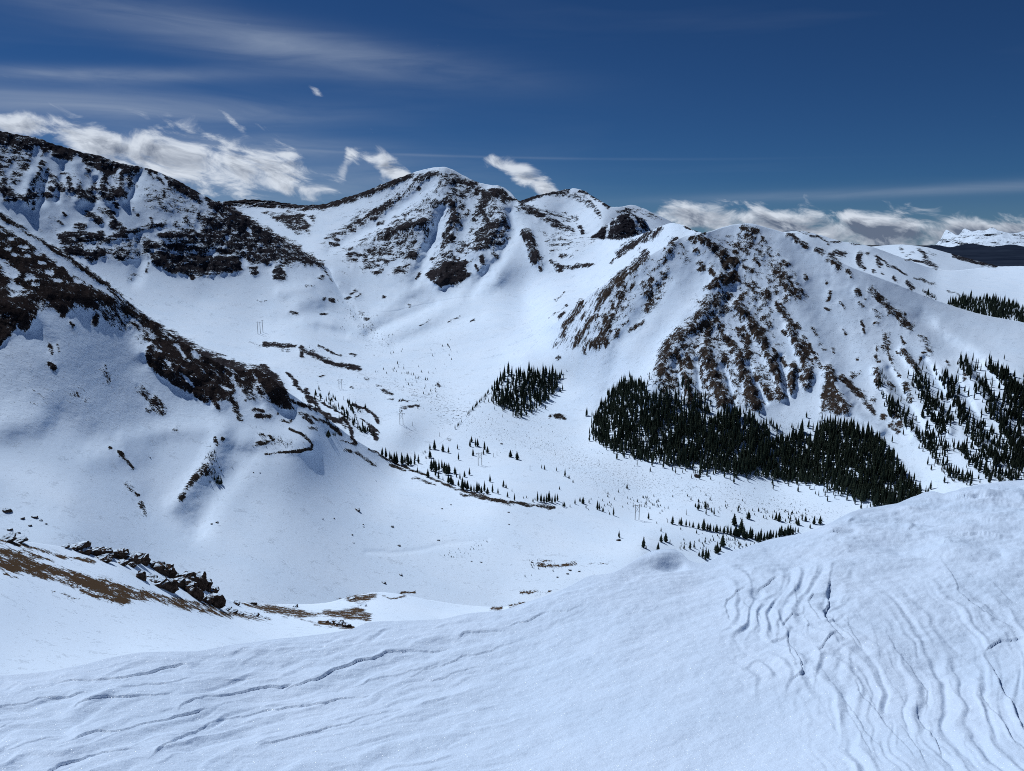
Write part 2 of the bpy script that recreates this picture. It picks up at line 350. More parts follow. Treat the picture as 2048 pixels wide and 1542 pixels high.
RP([(1318,735),(1350,725),(1365,775),(1330,790),(1312,765)], .55, 8); R([(1395,735),(1408,760)], 8, .72)
RP([(1325,700),(1420,660),(1480,690),(1560,720),(1572,795),(1500,815),(1430,808),(1370,800),(1330,770)], .40, 8); RP([(1390,600),(1540,600),(1560,700),(1400,690)], .24, 10); RP([(1385,480),(1520,470),(1600,560),(1610,600),(1500,600),(1440,560)], .22, 10); RP([(1170,600),(1260,540),(1300,520),(1250,640),(1180,690),(1120,690)], .18, 10)
for a, w in (([(1447,728),(1458,760),(1470,805)],3.5),([(1495,725),(1512,765),(1532,805)],3.5),([(1560,720),(1572,785)],4),([(1350,720),(1365,785)],3.5),([(1392,722),(1400,780)],3.5),([(1460,640),(1482,690)],4),([(1440,560),(1444,575)],1.5),([(1525,650),(1545,690)],2.5)): stroke(ROCK, a, w, -.93)
R([(1578,655),(1600,700),(1616,742),(1613,768)], 7, .86); R([(1618,690),(1642,732)], 3.5, .7); RP([(1648,752),(1656,735),(1676,780),(1700,812),(1696,832),(1642,822),(1645,792)], .9, 4); R([(1655,735),(1662,742)], 6, .9); R([(1684,755),(1726,795),(1747,824)], 5, .86); R([(1663,745),(1672,760)], 4, .9)
for p_, w, s in (([(1753,740),(1757,768)],6,.75),([(1778,765),(1782,775)],5,.75),([(1806,702),(1820,720),(1837,743)],5,.82),([(1771,670),(1774,697)],7,.45),([(1776,707),(1800,752)],2.5,.65),([(1846,680),(1860,700)],7,.36),([(1743,580),(1766,605),(1788,625),(1823,657)],6.5,.74),([(1751,622),(1758,635)],5,.5),([(1578,469),(1611,493)],4.5,.95),([(1636,500),(1646,506)],5,.75),([(1664,514),(1674,532)],8,.8),([(1696,540),(1702,552)],4,.6),([(1611,550),(1615,560)],3,.8),([(1716,582),(1718,588)],5,.9),([(1727,658),(1729,666)],2,1),([(1714,718)],2.6,1),([(1652,565)],3,.8),([(1705,752)],5,.7),([(1720,745)],3,.6),([(1810,770),(1820,800)],6,.6),([(1785,810),(1800,850)],8,.6),([(1766,835)],5,.8),([(1782,850),(1795,862)],4,.85),([(1746,800)],5,.7),([(1625,655),(1650,700)],3,.3),([(1540,535),(1600,590)],3,.4)): R(p_, w, s)
# --- far ridge and hill
for p_, w, s in (([(1669,505),(1688,509)],4,.85),([(1722,508),(1716,525),(1729,536)],4,.85),([(1755,520),(1758,530)],3.6,.95),([(1748,543)],3.4,.9),([(1764,546)],3,.7),([(1788,553),(1794,562)],3.2,.75),([(1812,565),(1824,576)],4.5,.85),([(1751,512),(1776,527),(1813,550)],2.2,.85),([(1831,555),(1868,570)],2,.6),([(1621,472),(1652,480)],2.6,.7),([(1656,486),(1682,482)],2.4,.6),([(1850,585),(1862,592)],4,.6),([(1600,464),(1620,468)],2,.5),([(1895,580),(1920,590)],1.5,.5),([(1735,508)],4,.7),([(1700,487),(1720,490)],2,.5)): R(p_, w, s)
for p_, w, s in (([(1839,502),(1853,520),(1872,534)],4,.66),([(1803,495),(1806,502)],4,.4),([(1812,520),(1848,523)],1.5,.7),([(1855,505),(1870,512)],3,.3),([(1906,511),(1945,520),(1990,532)],4,1.0),([(1815,510),(1825,508)],3,.3)): R(p_, w, s)
# --- spur on the left
R([(-320,218),(0,431),(50,467),(130,511),(250,600),(370,690),(480,744),(520,765)], 6, 1.0)
RP([(0,470),(200,575),(330,665),(300,690),(180,620),(0,620)], .5, 8)
RP([(-320,260),(0,458),(60,484),(120,520),(192,570),(236,600),(200,598),(120,590),(60,585),(0,596),(-320,420)], .93, 5)
R([(0,452),(100,511),(200,580),(330,662),(420,720),(500,775)], 6, .96)
stroke(ROCK, [(-100,380),(0,443),(62,480),(130,528),(200,576),(300,630),(360,672)], 6.5, -.97)
stroke(ROCK, [(330,660),(420,712),(470,745)], 2.0, -.8); R([(215,578),(300,640),(400,712)], 1.5, .8)
for (x, y, w, h) in ((20,478,8,4),(48,492,9,4),(18,497,7,3),(78,505,8,5),(30,510,6,3),(5,525,8,8),(55,512,5,3),(85,525,8,4),(118,528,7,3),(100,545,8,5),(150,545,8,7),(60,555,9,6),(20,545,8,10),(115,560,6,4),(70,570,7,4),(30,575,9,10),(155,562,8,4),(45,600,8,12)):
    stroke(ROCK, [(x-w*.6,y-h*.2),(x+w*.6,y+h*.2)], h, -.85)
RP([(-320,520),(0,592),(60,590),(76,622),(62,648),(52,660),(34,650),(30,662),(0,692),(-320,600)], .96, 3); R([(12,652),(20,660)], 9, .95); R([(5,674)], 8, .95)
RP([(55,586),(100,580),(160,576),(196,580),(242,603),(236,616),(205,612),(196,602),(160,609),(150,604),(128,640),(112,622),(95,604),(60,602)], .96, 3); R([(190,632),(192,646)], 7, .96); R([(178,604),(190,614)], 7, .95)
R([(225,600),(262,625),(320,658)], 11, .74); R([(268,632),(300,650),(330,672)], 8, .86); R([(208,625),(225,650)], 6, .5); R([(140,645),(146,650)], 3, .9)
RP([(290,702),(310,674),(352,680),(402,708),(442,720),(472,762),(470,785),(445,802),(412,806),(382,790),(350,770),(312,746),(296,732)], .97, 3)
RP([(330,655),(420,702),(500,733),(565,782),(522,792),(450,735),(380,702)], .85, 5); RP([(500,730),(530,728),(562,758),(580,800),(587,818),(560,817),(540,802),(520,772)], .97, 3)
RP([(440,745),(480,745),(520,800),(490,802),(470,770)], .62, 5); R([(455,790),(475,812)], 6, .85); R([(425,795),(435,815)], 5, .9)
for p_, w, s in (([(352,690),(372,712)],3,-.9),([(385,705),(392,712)],4,-.9),([(462,755),(485,795)],4,-.85),([(330,718),(340,730)],3,-.7),([(360,745),(375,760)],3,-.7),([(505,745),(530,790)],2,-.6),([(375,760),(390,775)],2.5,-.7),([(440,770),(455,780)],4,-.7),([(310,700),(322,704)],2.5,-.6)): stroke(ROCK, p_, w, s)
for p_, w, s in (([(283,778),(300,800)],8,.44),([(310,800),(325,822),(300,815)],8,.62),([(270,765),(275,775)],5,.3),([(102,729),(108,735)],5,.95),([(470,822),(480,838)],6,.72),([(508,818),(525,822)],3.5,.95),([(515,832),(540,833)],4.5,.95),([(590,770),(620,795),(656,838)],3,.95),([(575,800),(640,822),(690,852)],3.5,.95),([(600,825),(660,848)],2.5,.85),([(608,832),(625,845)],3,.9),([(612,782),(618,800)],5,.95),([(563,842),(580,842)],2.5,.8),([(620,856),(632,858)],3,.7),([(663,850),(682,868)],3,.95),([(575,745),(600,778)],2.5,.9),([(100,690),(105,705)],4,.55),([(60,790),(90,800)],14,.12),([(150,780),(170,800)],14,.12),([(60,740),(70,745)],6,.2),([(210,735),(215,760)],7,.28),([(115,690),(118,700)],3,.6)): R(p_, w, s)
for p_, w, s in (([(685,836),(700,855),(703,870),(712,888)],3.4,.97),([(612,790),(622,800)],4,.9),([(740,853),(752,872),(752,878)],4,.95),([(705,808),(745,825),(757,845)],2,.9),([(722,838),(760,866)],1.6,.9),([(735,897),(797,930),(860,955),(910,977),(985,997),(1072,1012),(1110,1016)],1.6,.95),([(620,790),(660,815),(700,838)],1.2,.8),([(920,988),(960,996),(1010,1004),(1060,1012)],1.6,.85),([(690,900),(715,905),(750,930)],3,.5),([(780,930),(810,942)],2.5,.7),([(825,955),(870,970)],1.6,.7),([(680,880),(712,890)],1.2,.8),([(555,828)],2,.8)): R(p_, w, s)
# --- basin, moraine and valley floor
for p_, w, s in (([(515,888),(545,882),(540,872)],4,.72),([(522,872),(530,880)],5,.5),([(580,857),(612,874),(624,888),(622,897),(600,902),(570,905)],2.6,.95),([(545,885),(590,886)],5,.3),([(530,907),(570,905)],1.5,.5),([(428,876),(434,890)],3.5,.8),([(446,878)],3,.9),([(425,905),(408,930)],12,.2),([(412,932),(385,962),(362,996)],6,.6),([(408,940),(425,945)],4,.5),([(398,950),(420,948)],3,.6),([(240,904),(252,920),(266,936)],3.2,.75),([(222,896)],3,.8),([(256,968),(272,990)],6,.35),([(274,990)],4,.9),([(280,1005),(292,1028)],4,.6),([(348,857),(352,860)],3,.5)): R(p_, w, s)
for p_, w, s in (([(603,697),(635,712),(667,727),(718,738)],4.5,.96),([(603,697),(606,712)],3,.9),([(530,688),(560,692)],4,.85),([(560,690),(590,692)],3,.55),([(500,685),(520,690)],2,.4),([(635,692),(650,698),(682,712)],2,.8),([(700,707),(712,710)],1.5,.8),([(545,690),(575,700)],4,.4),([(765,782),(785,788)],3,.75),([(800,819),(812,817)],3,.75),([(818,812),(836,812)],2,.8),([(772,800),(785,800)],1.5,.8),([(798,802),(815,803)],1.5,.7),([(700,773),(706,774)],1.5,.7),([(753,772),(765,773)],1.5,.7),([(728,756),(740,760)],2,.6),([(640,753),(648,754)],1.5,.6),([(895,880),(900,881)],2,.6),([(875,768),(880,772)],3,.7)): R(p_, w, s)
for p_, w, s in (([(1110,830),(1130,836)],3.5,.95),([(1100,832)],3,.9),([(740,660),(735,640),(720,625)],3,.3),([(645,555),(640,553)],4,.7),([(660,600),(668,602)],3,.8),([(648,597)],3.5,.8),([(700,587),(712,582)],2.5,.8),([(712,594),(722,590)],3,.8),([(690,596),(702,593)],2,.7),([(770,594)],3,.6),([(580,624),(594,626)],3,.7),([(640,628),(655,628)],2,.7),([(515,601),(530,602)],2,.5),([(612,572),(630,572)],2,.4),([(650,540),(660,560)],2,.5),([(820,612)],3,.5),([(895,645),(920,632)],1.6,.8),([(940,645),(948,640)],2,.8),([(840,650),(860,640)],1.5,.6)): R(p_, w, s)
def SK(pts, s, soft=18): poly(SPK, pts, s, soft)
SK([(760,760),(880,775),(1000,850),(1150,890),(1300,950),(1480,985),(1690,1025),(1600,1040),(1420,1000),(1200,985),(1060,905),(900,850),(820,800)], .20)
SK([(1050,800),(1130,860),(1180,900),(1100,880),(1020,850)], .16); SK([(690,610),(740,640),(780,700),(740,690)], .2); SK([(640,720),(700,750),(900,790),(700,800),(600,750)], .07); SK([(700,980),(1000,1020),(1230,1100),(1200,1180),(760,1140)], .02)
SK([(0,700),(250,720),(290,840),(0,830)], .06, 30); SK([(1060,640),(1300,700),(1180,850),(1060,760)], .02); SK([(1330,650),(1600,650),(1640,820),(1340,800)], .07); SK([(1620,600),(1850,620),(1900,740),(1650,720)], .07); SK([(850,660),(960,660),(900,740),(840,720)], .02); SK([(1560,820),(1640,830),(1600,880),(1520,840)], .1)
# --- near slope: wind-swept tundra
TP([(-320,1040),(0,1093),(50,1108),(100,1128),(200,1158),(300,1184),(400,1210),(480,1225),(540,1238),(512,1240),(430,1230),(350,1214),(300,1199),(246,1205),(180,1190),(100,1156),(0,1137),(-320,1080)], .90, 5)
T([(-200,1050),(0,1080),(60,1095),(120,1112),(190,1124)], 3, .95); T([(40,1103),(110,1122)], 2.5, .8); T([(165,1180),(205,1192),(246,1204)], 6, .95); T([(0,1128),(60,1136),(110,1146)], 6, .95); T([(70,1150),(140,1164),(260,1186)], 6, .95); T([(8,1148),(36,1156)], 1.8, .9); T([(104,1182),(160,1198)], 1.6, .7); T([(230,1168),(330,1194),(430,1216)], 4, .8)
TP([(478,1206),(560,1211),(620,1224),(690,1219),(712,1214),(742,1228),(744,1240),(690,1238),(640,1230),(590,1236),(540,1225)], .84, 3); TP([(680,1196),(715,1190),(756,1187),(742,1200),(712,1206)], .85, 2.5); T([(640,1244),(672,1250),(705,1256)], 4, .9); T([(600,1238),(640,1252)], 2, .6); T([(700,1232),(740,1240)], 3, .8); T([(803,1186),(832,1184)], 1.6, .9); T([(765,1192),(785,1198),(812,1193)], 1.2, .9); T([(984,1218),(1002,1217)], 3, .95); T([(1020,1212),(1048,1207)], 2.6, .95); T([(1040,1185),(1080,1185),(1100,1183)], 2, .7); T([(1075,1128),(1110,1132),(1150,1127)], 3, .7); T([(1180,1125),(1215,1127)], 1.5, .7); T([(1060,1120),(1150,1123)], .8, .6)
rk_ = random.Random(5)
def breakup(pg, n_neg, n_pos, w0, w1, lean):
    """gaps and stray outcrops scattered over a rock face, so that no rib runs unbroken"""
    p = np.array(pg); k = 0
    while k < n_neg + n_pos:
        x, y = rk_.uniform(p[:, 0].min(), p[:, 0].max()), rk_.uniform(p[:, 1].min(), p[:, 1].max())
        if not inside(pg, np.array([x]), np.array([y]))[0]: continue
        L, w = rk_.uniform(4, 16), rk_.uniform(w0, w1); a = lean + rk_.gauss(0, .6)
        q = [(x, y), (x + L * math.cos(a), y + L * math.sin(a))]
        stroke(ROCK, q, w, -rk_.uniform(.5, .95) if k < n_neg else rk_.uniform(.55, .95)); k += 1
breakup([(1330,700),(1400,640),(1440,600),(1520,600),(1600,650),(1640,740),(1570,800),(1440,810),(1340,780)], 40, 45, 2.0, 5.0, 1.0)
breakup([(1385,475),(1520,455),(1620,590),(1560,620),(1440,600),(1400,560)], 30, 26, 2.0, 5.0, .8)
breakup([(1120,680),(1200,580),(1340,480),(1350,540),(1250,660),(1180,700)], 24, 20, 1.8, 4.0, 2.2)
breakup([(1640,560),(1850,640),(1980,780),(1800,760),(1660,700)], 0, 26, 1.2, 3.0, .9)
breakup([(0,290),(300,345),(460,420),(640,525),(480,550),(300,540),(120,500),(0,400)], 14, 34, 1.8, 4.0, 1.2)
breakup([(650,490),(860,350),(1030,400),(1000,490),(900,560),(720,540)], 22, 36, 1.6, 4.5, 2.6)
for m_ in (ROCK, TUN): np.clip(m_, 0, 1, out=m_)
ROCK_S = blur(ROCK, 2); ROCK_B = blur(ROCK, 7)

# ------------------------------------------------------------------ materials
def mat(name):
    m = bpy.data.materials.new(name); m.use_nodes = True
    nt = m.node_tree; nt.nodes.clear()
    return m, nt, (lambda t, **k: _node(nt, t, **k))
def _node(nt, t, **k):
    n = nt.nodes.new('ShaderNode' + t)
    for a, b in k.items():
        if a == 'ins':
            for i, x in b.items():
                if hasattr(x, 'is_linked') or isinstance(x, bpy.types.NodeSocket): nt.links.new(x, n.inputs[i])
                else: n.inputs[i].default_value = x
        else: setattr(n, a, b)
    return n
def terrain_material(name, lam, stretch, rock_a, rock_b, bump_d=0.5, ledge=0.0, snow_b=0.34, var=0.115):
    m, nt, N = mat(name)
    geo = N('NewGeometry')
    pos = geo.outputs['Position']
    sc = N('VectorMath', operation='MULTIPLY', ins={0: pos, 1: (1 / lam, 1 / lam, stretch / lam)})
    n1 = N('TexNoise', ins={'Vector': sc.outputs[0], 'Scale': 1.0, 'Detail': 7.0, 'Roughness': 0.66, 'Distortion': 0.25})
    n2 = N('TexNoise', ins={'Vector': sc.outputs[0], 'Scale': 5.3, 'Detail': 5.0, 'Roughness': 0.75})
    rk = N('Attribute', attribute_name='rock'); tn = N('Attribute', attribute_name='tundra'); sp = N('Attribute', attribute_name='speckle')
    def thresh(a, noise, lo, hi, w):
        nn = N('MapRange', ins={0: noise, 1: lo, 2: hi})
        g = N('Math', operation='ADD', ins={0: a, 1: nn.outputs[0]})
        r = N('MapRange', interpolation_type='SMOOTHSTEP', ins={0: g.outputs[0], 1: 1.0 - w * 0.3, 2: 1.0 + w})
        return r.outputs[0]
    mix12 = N('Mix', data_type='FLOAT', ins={0: 0.46, 2: n1.outputs[0], 3: n2.outputs[0]})
    rk2 = N('Math', operation='POWER', ins={0: rk.outputs['Fac'], 1: 0.68})
    if ledge:                                               # snow lying on the level ledges between the beds
        zl = N('VectorMath', operation='MULTIPLY', ins={0: pos, 1: (0.014, 0.014, 0.13)})
        nl = N('TexNoise', ins={'Vector': zl.outputs[0], 'Scale': 1.0, 'Detail': 5.0, 'Roughness': 0.66, 'Distortion': 1.2})
        lm = N('MapRange', interpolation_type='SMOOTHSTEP', ins={0: nl.outputs[0], 1: 0.50, 2: 0.60, 3: 0.0, 4: ledge})
        rk2 = N('Math', operation='SUBTRACT', ins={0: rk2.outputs[0], 1: lm.outputs[0]})
    mr = thresh(rk2.outputs[0], mix12.outputs[0], 0.5 - var, 0.5 + var, 0.14)
    mt = thresh(tn.outputs['Fac'], mix12.outputs[0], 0.415, 0.585, 0.16)
    ms = thresh(sp.outputs['Fac'], n2.outputs[0], 0.36, 0.64, 0.10)
    bare = N('Math', operation='MAXIMUM', ins={0: mr, 1: mt})
    bare = N('Math', operation='MAXIMUM', ins={0: bare.outputs[0], 1: ms})
    # rock colour: brown to grey, banded by height
    zs = N('VectorMath', operation='MULTIPLY', ins={0: pos, 1: (0.012, 0.012, 0.22)})
    nb = N('TexNoise', ins={'Vector': zs.outputs[0], 'Scale': 1.0, 'Detail': 4.0, 'Roughness': 0.6})
    rr = N('MapRange', ins={0: nb.outputs[0], 1: 0.32, 2: 0.68})
    rc = N('Mix', data_type='RGBA', ins={0: rr.outputs[0], 6: rock_a, 7: rock_b})
    nd = N('TexNoise', ins={'Vector': sc.outputs[0], 'Scale': 9.0, 'Detail': 4.0, 'Roughness': 0.7})
    dv = N('MapRange', ins={0: nd.outputs[0], 1: 0.3, 2: 0.7, 3: 0.30, 4: 1.70})
    rc2 = N('Mix', data_type='RGBA', blend_type='MULTIPLY', ins={0: 1.0, 6: rc.outputs[2]})
    cmb = N('CombineColor', ins={0: dv.outputs[0], 1: dv.outputs[0], 2: dv.outputs[0]})
    nt.links.new(cmb.outputs[0], rc2.inputs[7])
    tc = N('Mix', data_type='RGBA', ins={0: mt, 6: rc2.outputs[2], 7: (0.070, 0.047, 0.031, 1)})
    # snow: faint wind-packed variation
    ns = N('TexNoise', ins={'Vector': pos, 'Scale': 0.02, 'Detail': 5.0, 'Roughness': 0.55})
    sv = N('MapRange', ins={0: ns.outputs[0], 1: 0.3, 2: 0.7, 3: 0.0, 4: 1.0})
    scol = N('Mix', data_type='RGBA', ins={0: sv.outputs[0], 6: SNOW_A, 7: SNOW_B})
    col = N('Mix', data_type='RGBA', ins={0: bare.outputs[0], 6: scol.outputs[2], 7: tc.outputs[2]})
    # relief below the mesh resolution
    b1 = N('TexNoise', ins={'Vector': pos, 'Scale': 0.35, 'Detail': 6.0, 'Roughness': 0.62})
    bs = N('Mix', data_type='FLOAT', ins={0: bare.outputs[0], 2: snow_b, 3: 2.0})
    rv_ = N('VectorMath', operation='MULTIPLY', ins={0: pos, 1: (0.05, 0.16, 0.22)})
    b2 = N('TexNoise', ins={'Vector': rv_.outputs[0], 'Scale': 1.6, 'Detail': 4.0, 'Roughness': 0.6, 'Distortion': 0.8})
    b12 = N('Math', operation='MULTIPLY_ADD', ins={0: b2.outputs[0], 1: 1.1, 2: b1.outputs[0]})
    bh = N('Math', operation='MULTIPLY', ins={0: b12.outputs[0], 1: bs.outputs[0]})
    bh2 = N('Math', operation='MULTIPLY_ADD', ins={0: bare.outputs[0], 1: 0.25, 2: bh.outputs[0]})
    bmp = N('Bump', ins={'Strength': 0.55, 'Distance': bump_d, 'Height': bh2.outputs[0]})
    bs_ = N('BsdfDiffuse', ins={'Color': col.outputs[2], 'Roughness': 0.0, 'Normal': bmp.outputs[0]})
    o = N('OutputMaterial', ins={0: bs_.outputs[0]})
    return m
SNOW_A = (0.64, 0.775, 0.945, 1); SNOW_B = (0.69, 0.81, 0.965, 1)
M_LEFT = terrain_material('left_mountain_rock_and_snow', 20, 1.3, (0.0162, 0.0158, 0.0213, 1), (0.0309, 0.0285, 0.0333, 1), 1.2, ledge=0.22)
M_PEAK = terrain_material('peak_rock_and_snow', 26, 0.45, (0.0194, 0.0180, 0.0221, 1), (0.0357, 0.0326, 0.0373, 1), 1.2, ledge=0.15)
M_RIGHT = terrain_material('right_mountain_rock_and_snow', 8, 0.40, (0.0240, 0.0185, 0.0165, 1), (0.0480, 0.0370, 0.0310, 1), 0.8, var=0.088)
M_SPUR = terrain_material('spur_rock_and_snow', 7, 0.8, (0.0146, 0.0119, 0.0126, 1), (0.0309, 0.0246, 0.0246, 1), 0.5, ledge=0.10, snow_b=0.8)
M_VALLEY = terrain_material('valley_snow', 9, 1.0, (0.0178, 0.0158, 0.0152, 1), (0.0357, 0.0303, 0.0280, 1), 0.4)
M_NEAR = terrain_material('near_slope_snow', 2.4, 1.0, (0.0194, 0.0162, 0.0160, 1), (0.0357, 0.0285, 0.0272, 1), 0.15)
M_FAR = terrain_material('far_snow', 60, 0.6, (0.0162, 0.0162, 0.0221, 1), (0.0293, 0.0279, 0.0347, 1), 2.0)
M_RANGE = terrain_material('far_range_snow', 500, 0.6, (0.010, 0.014, 0.022, 1), (0.016, 0.022, 0.032, 1), 8.0)  # bluish dark rock tones carry painted cloud shade and haze on the lower slopes
# ------------------------------------------------------------------ terrain
REL = new_map()                                            # broad ribs (+) and gullies (-), metres
def rel(pts, w, h):
    r = _win(pts, w * 2.2)
    if r is None: return
    sl, x, y = r
    REL[sl] += h * np.exp(-(pdist(pts, x, y) / w) ** 2)
for p_, w, h in (
    ([(1400,470),(1442,545),(1420,600),(1365,665),(1330,715),(1300,770)],26,16),([(1330,560),(1280,640),(1240,690),(1222,750),(1200,830)],16,-7),([(1345,480),(1290,520),(1220,580),(1180,650)],20,8),
    ([(1640,590),(1665,640),(1690,700),(1720,780),(1770,870),(1840,960)],34,-8),([(1600,475),(1680,540),(1740,590),(1800,650),(1870,720),(1960,800)],26,8),([(1560,480),(1590,600),(1640,720),(1690,800)],22,6),
    ([(1475,612),(1520,675),(1557,750),(1565,790)],10,10),([(1412,700),(1430,760),(1450,805)],12,9),([(1480,720),(1512,806)],10,9),([(1448,728),(1470,805)],5,-8),([(1495,725),(1532,805)],5,-8),([(1562,715),(1575,790)],7,-9),([(1585,735),(1582,785)],7,8),([(1578,655),(1618,745),(1613,770)],9,8),([(1370,745),(1382,805)],8,8),([(1350,715),(1366,790)],5,-7),([(1395,720),(1402,790)],6,-6),
    ([(1806,702),(1860,790),(1900,860)],9,9),([(1780,740),(1830,830),(1860,880)],9,-8),([(1850,720),(1900,800),(1940,870)],8,-8),([(1880,745),(1930,850),(1990,920)],9,9),([(1925,725),(1990,830),(2048,920)],10,9),([(1915,760),(1970,860),(2020,930)],7,-7),([(1975,730),(2048,800)],9,9),([(1950,740),(2030,850)],7,-7),([(1750,740),(1800,830),(1830,870)],8,7),([(1660,745),(1700,820),(1760,860)],12,12),([(1840,640),(1900,690),(1990,760)],18,-8),([(1880,650),(1960,700),(2048,750)],16,7),
    ([(1380,640),(1450,690)],14,-8),([(1500,500),(1530,560),(1560,620)],24,3),
    ([(725,655),(780,612),(830,575)],16,14),([(738,668),(800,640),(868,608)],9,-12),([(770,668),(850,640),(920,600),(990,560)],16,14),([(790,690),(880,655),(960,630)],12,-9),([(900,670),(1000,640),(1090,620)],22,10),([(655,540),(690,600),(735,655)],8,-9),
    ([(880,350),(906,440),(895,500),(880,560)],20,22),([(887,420),(857,500),(830,565)],12,-18),([(850,443),(775,461),(700,500)],14,14),([(660,497),(750,453),(862,370)],12,-14),([(1020,428),(1030,460),(1000,515),(940,590)],12,-18),([(985,390),(1000,430),(980,470),(950,500)],16,16),([(1055,465),(1076,520)],10,9),([(1040,405),(1140,462)],12,8),
    ([(600,605),(640,590)],16,10),([(655,622),(690,630)],14,-8),([(610,640),(660,650)],14,9),([(640,655),(690,668)],9,-8),([(560,585),(620,575)],12,8),([(560,640),(640,630)],14,-7),
    ([(60,350),(50,400)],12,18),([(95,350),(85,400)],10,-14),([(150,330),(160,400)],14,18),([(200,350),(215,395)],12,16),([(190,360),(192,400)],6,-10),([(265,390),(275,350)],9,-14),([(240,350),(245,395)],9,14),([(300,350),(320,420),(340,470)],22,12),([(275,470),(285,520),(270,560)],14,-12),([(125,340),(115,400)],7,-10),
    ([(440,872),(420,920),(388,962),(350,1010)],20,4.8),([(470,940),(420,1000),(395,1050)],26,-6.0),([(500,875),(560,868),(610,880)],26,4.8),([(470,905),(500,910)],18,-3.6),([(250,880),(330,862),(450,855)],20,3.6),([(120,850),(170,880)],40,-7.2),([(20,850),(80,840)],30,4.8),([(180,915),(280,905)],26,3.6),([(300,1000),(390,1050)],30,-3.6),([(0,960),(130,1000)],40,3.6),
    ([(735,1103),(790,1106),(850,1098),(900,1086),(975,1079)],5,-1.3),
    ([(0,600),(60,640)],20,6),([(290,700),(400,760),(440,800)],26,9),([(540,740),(570,810)],16,7),([(60,650),(100,690)],18,-4),([(490,745),(520,810)],10,-5),([(250,640),(280,720)],24,-5),([(150,590),(210,600)],16,5)):
    rel(p_, w, h)

SPUR_SKY = curve([(-320,215),(-150,335),(0,428),(20,442),(50,463),(90,487),(130,508),(190,552),(250,597),(310,643),(370,687),(425,720),(480,740),(505,738),(530,745),(560,772),(600,800),(650,833),(700,872),(740,897),(800,931)])
RM_SKY = curve([(1108,647),(1150,612),(1200,573),(1260,535),(1320,498),(1350,481),(1375,470),(1400,467),(1425,461),(1450,453),(1475,448),(1500,447),(1530,454),(1570,466),(1600,481),(1640,502),(1700,533),(1750,552),(1800,571),(1850,592),(1900,610),(1960,628),(2048,645),(2200,676),(2360,710)])
J_ = curve([(800,931),(850,905),(900,868),(950,815),(1000,762),(1050,705),(1108,647)])
def V_TOP(u): return np.where(u <= 800, SPUR_SKY(np.minimum(u, 800)), np.where(u <= 1108, J_(np.clip(u, 800, 1108)), RM_SKY(np.maximum(u, 1108))))
V_BOT = curve([(-320,1100),(0,1135),(430,1235),(740,1275),(1000,1265),(1100,1235),(1200,1195),(1350,1165),(1540,1125),(1740,1065),(1900,1035),(2048,1010),(2360,990)])
LM_SKY = curve([(-320,215),(-100,250),(0,262),(30,268),(75,276),(105,287),(130,294),(170,306),(200,312),(235,325),(262,330),(300,338),(340,354),(375,372),(410,392),(450,412),(520,453),(600,502),(656,536)])
J2_ = curve([(656,536),(680,570),(705,595),(760,620),(850,604),(920,592),(1000,586),(1060,603),(1108,640),(1118,650)])
def F_TOP(u): return np.where(u <= 656, LM_SKY(np.minimum(u, 656)), J2_(np.maximum(u, 656)))
def F_BOT(u): return np.where(u <= 800, SPUR_SKY(np.minimum(u, 800)) + 14, J_(np.clip(u, 800, 1108)) + 3)
MP_SKY = curve([(400,406),(455,402),(505,399),(560,404),(605,410),(640,409),(680,398),(720,386),(760,370),(800,355),(840,341),(870,335),(888,334),(905,339),(925,350),(950,362),(975,369),(1000,372),(1015,380),(1040,403),(1060,412),(1100,440),(1140,461),(1180,476),(1200,479),(1230,478),(1260,474),(1300,462),(1325,451),(1345,446),(1365,450),(1385,459),(1410,467),(1440,470)])
def MP_BOT(u): return np.where(u <= 656, LM_SKY(np.minimum(u, 656)) + 12, np.where(u <= 1112, J2_(np.clip(u, 656, 1112)) + 3, RM_SKY(np.maximum(u, 1112)) + 14))

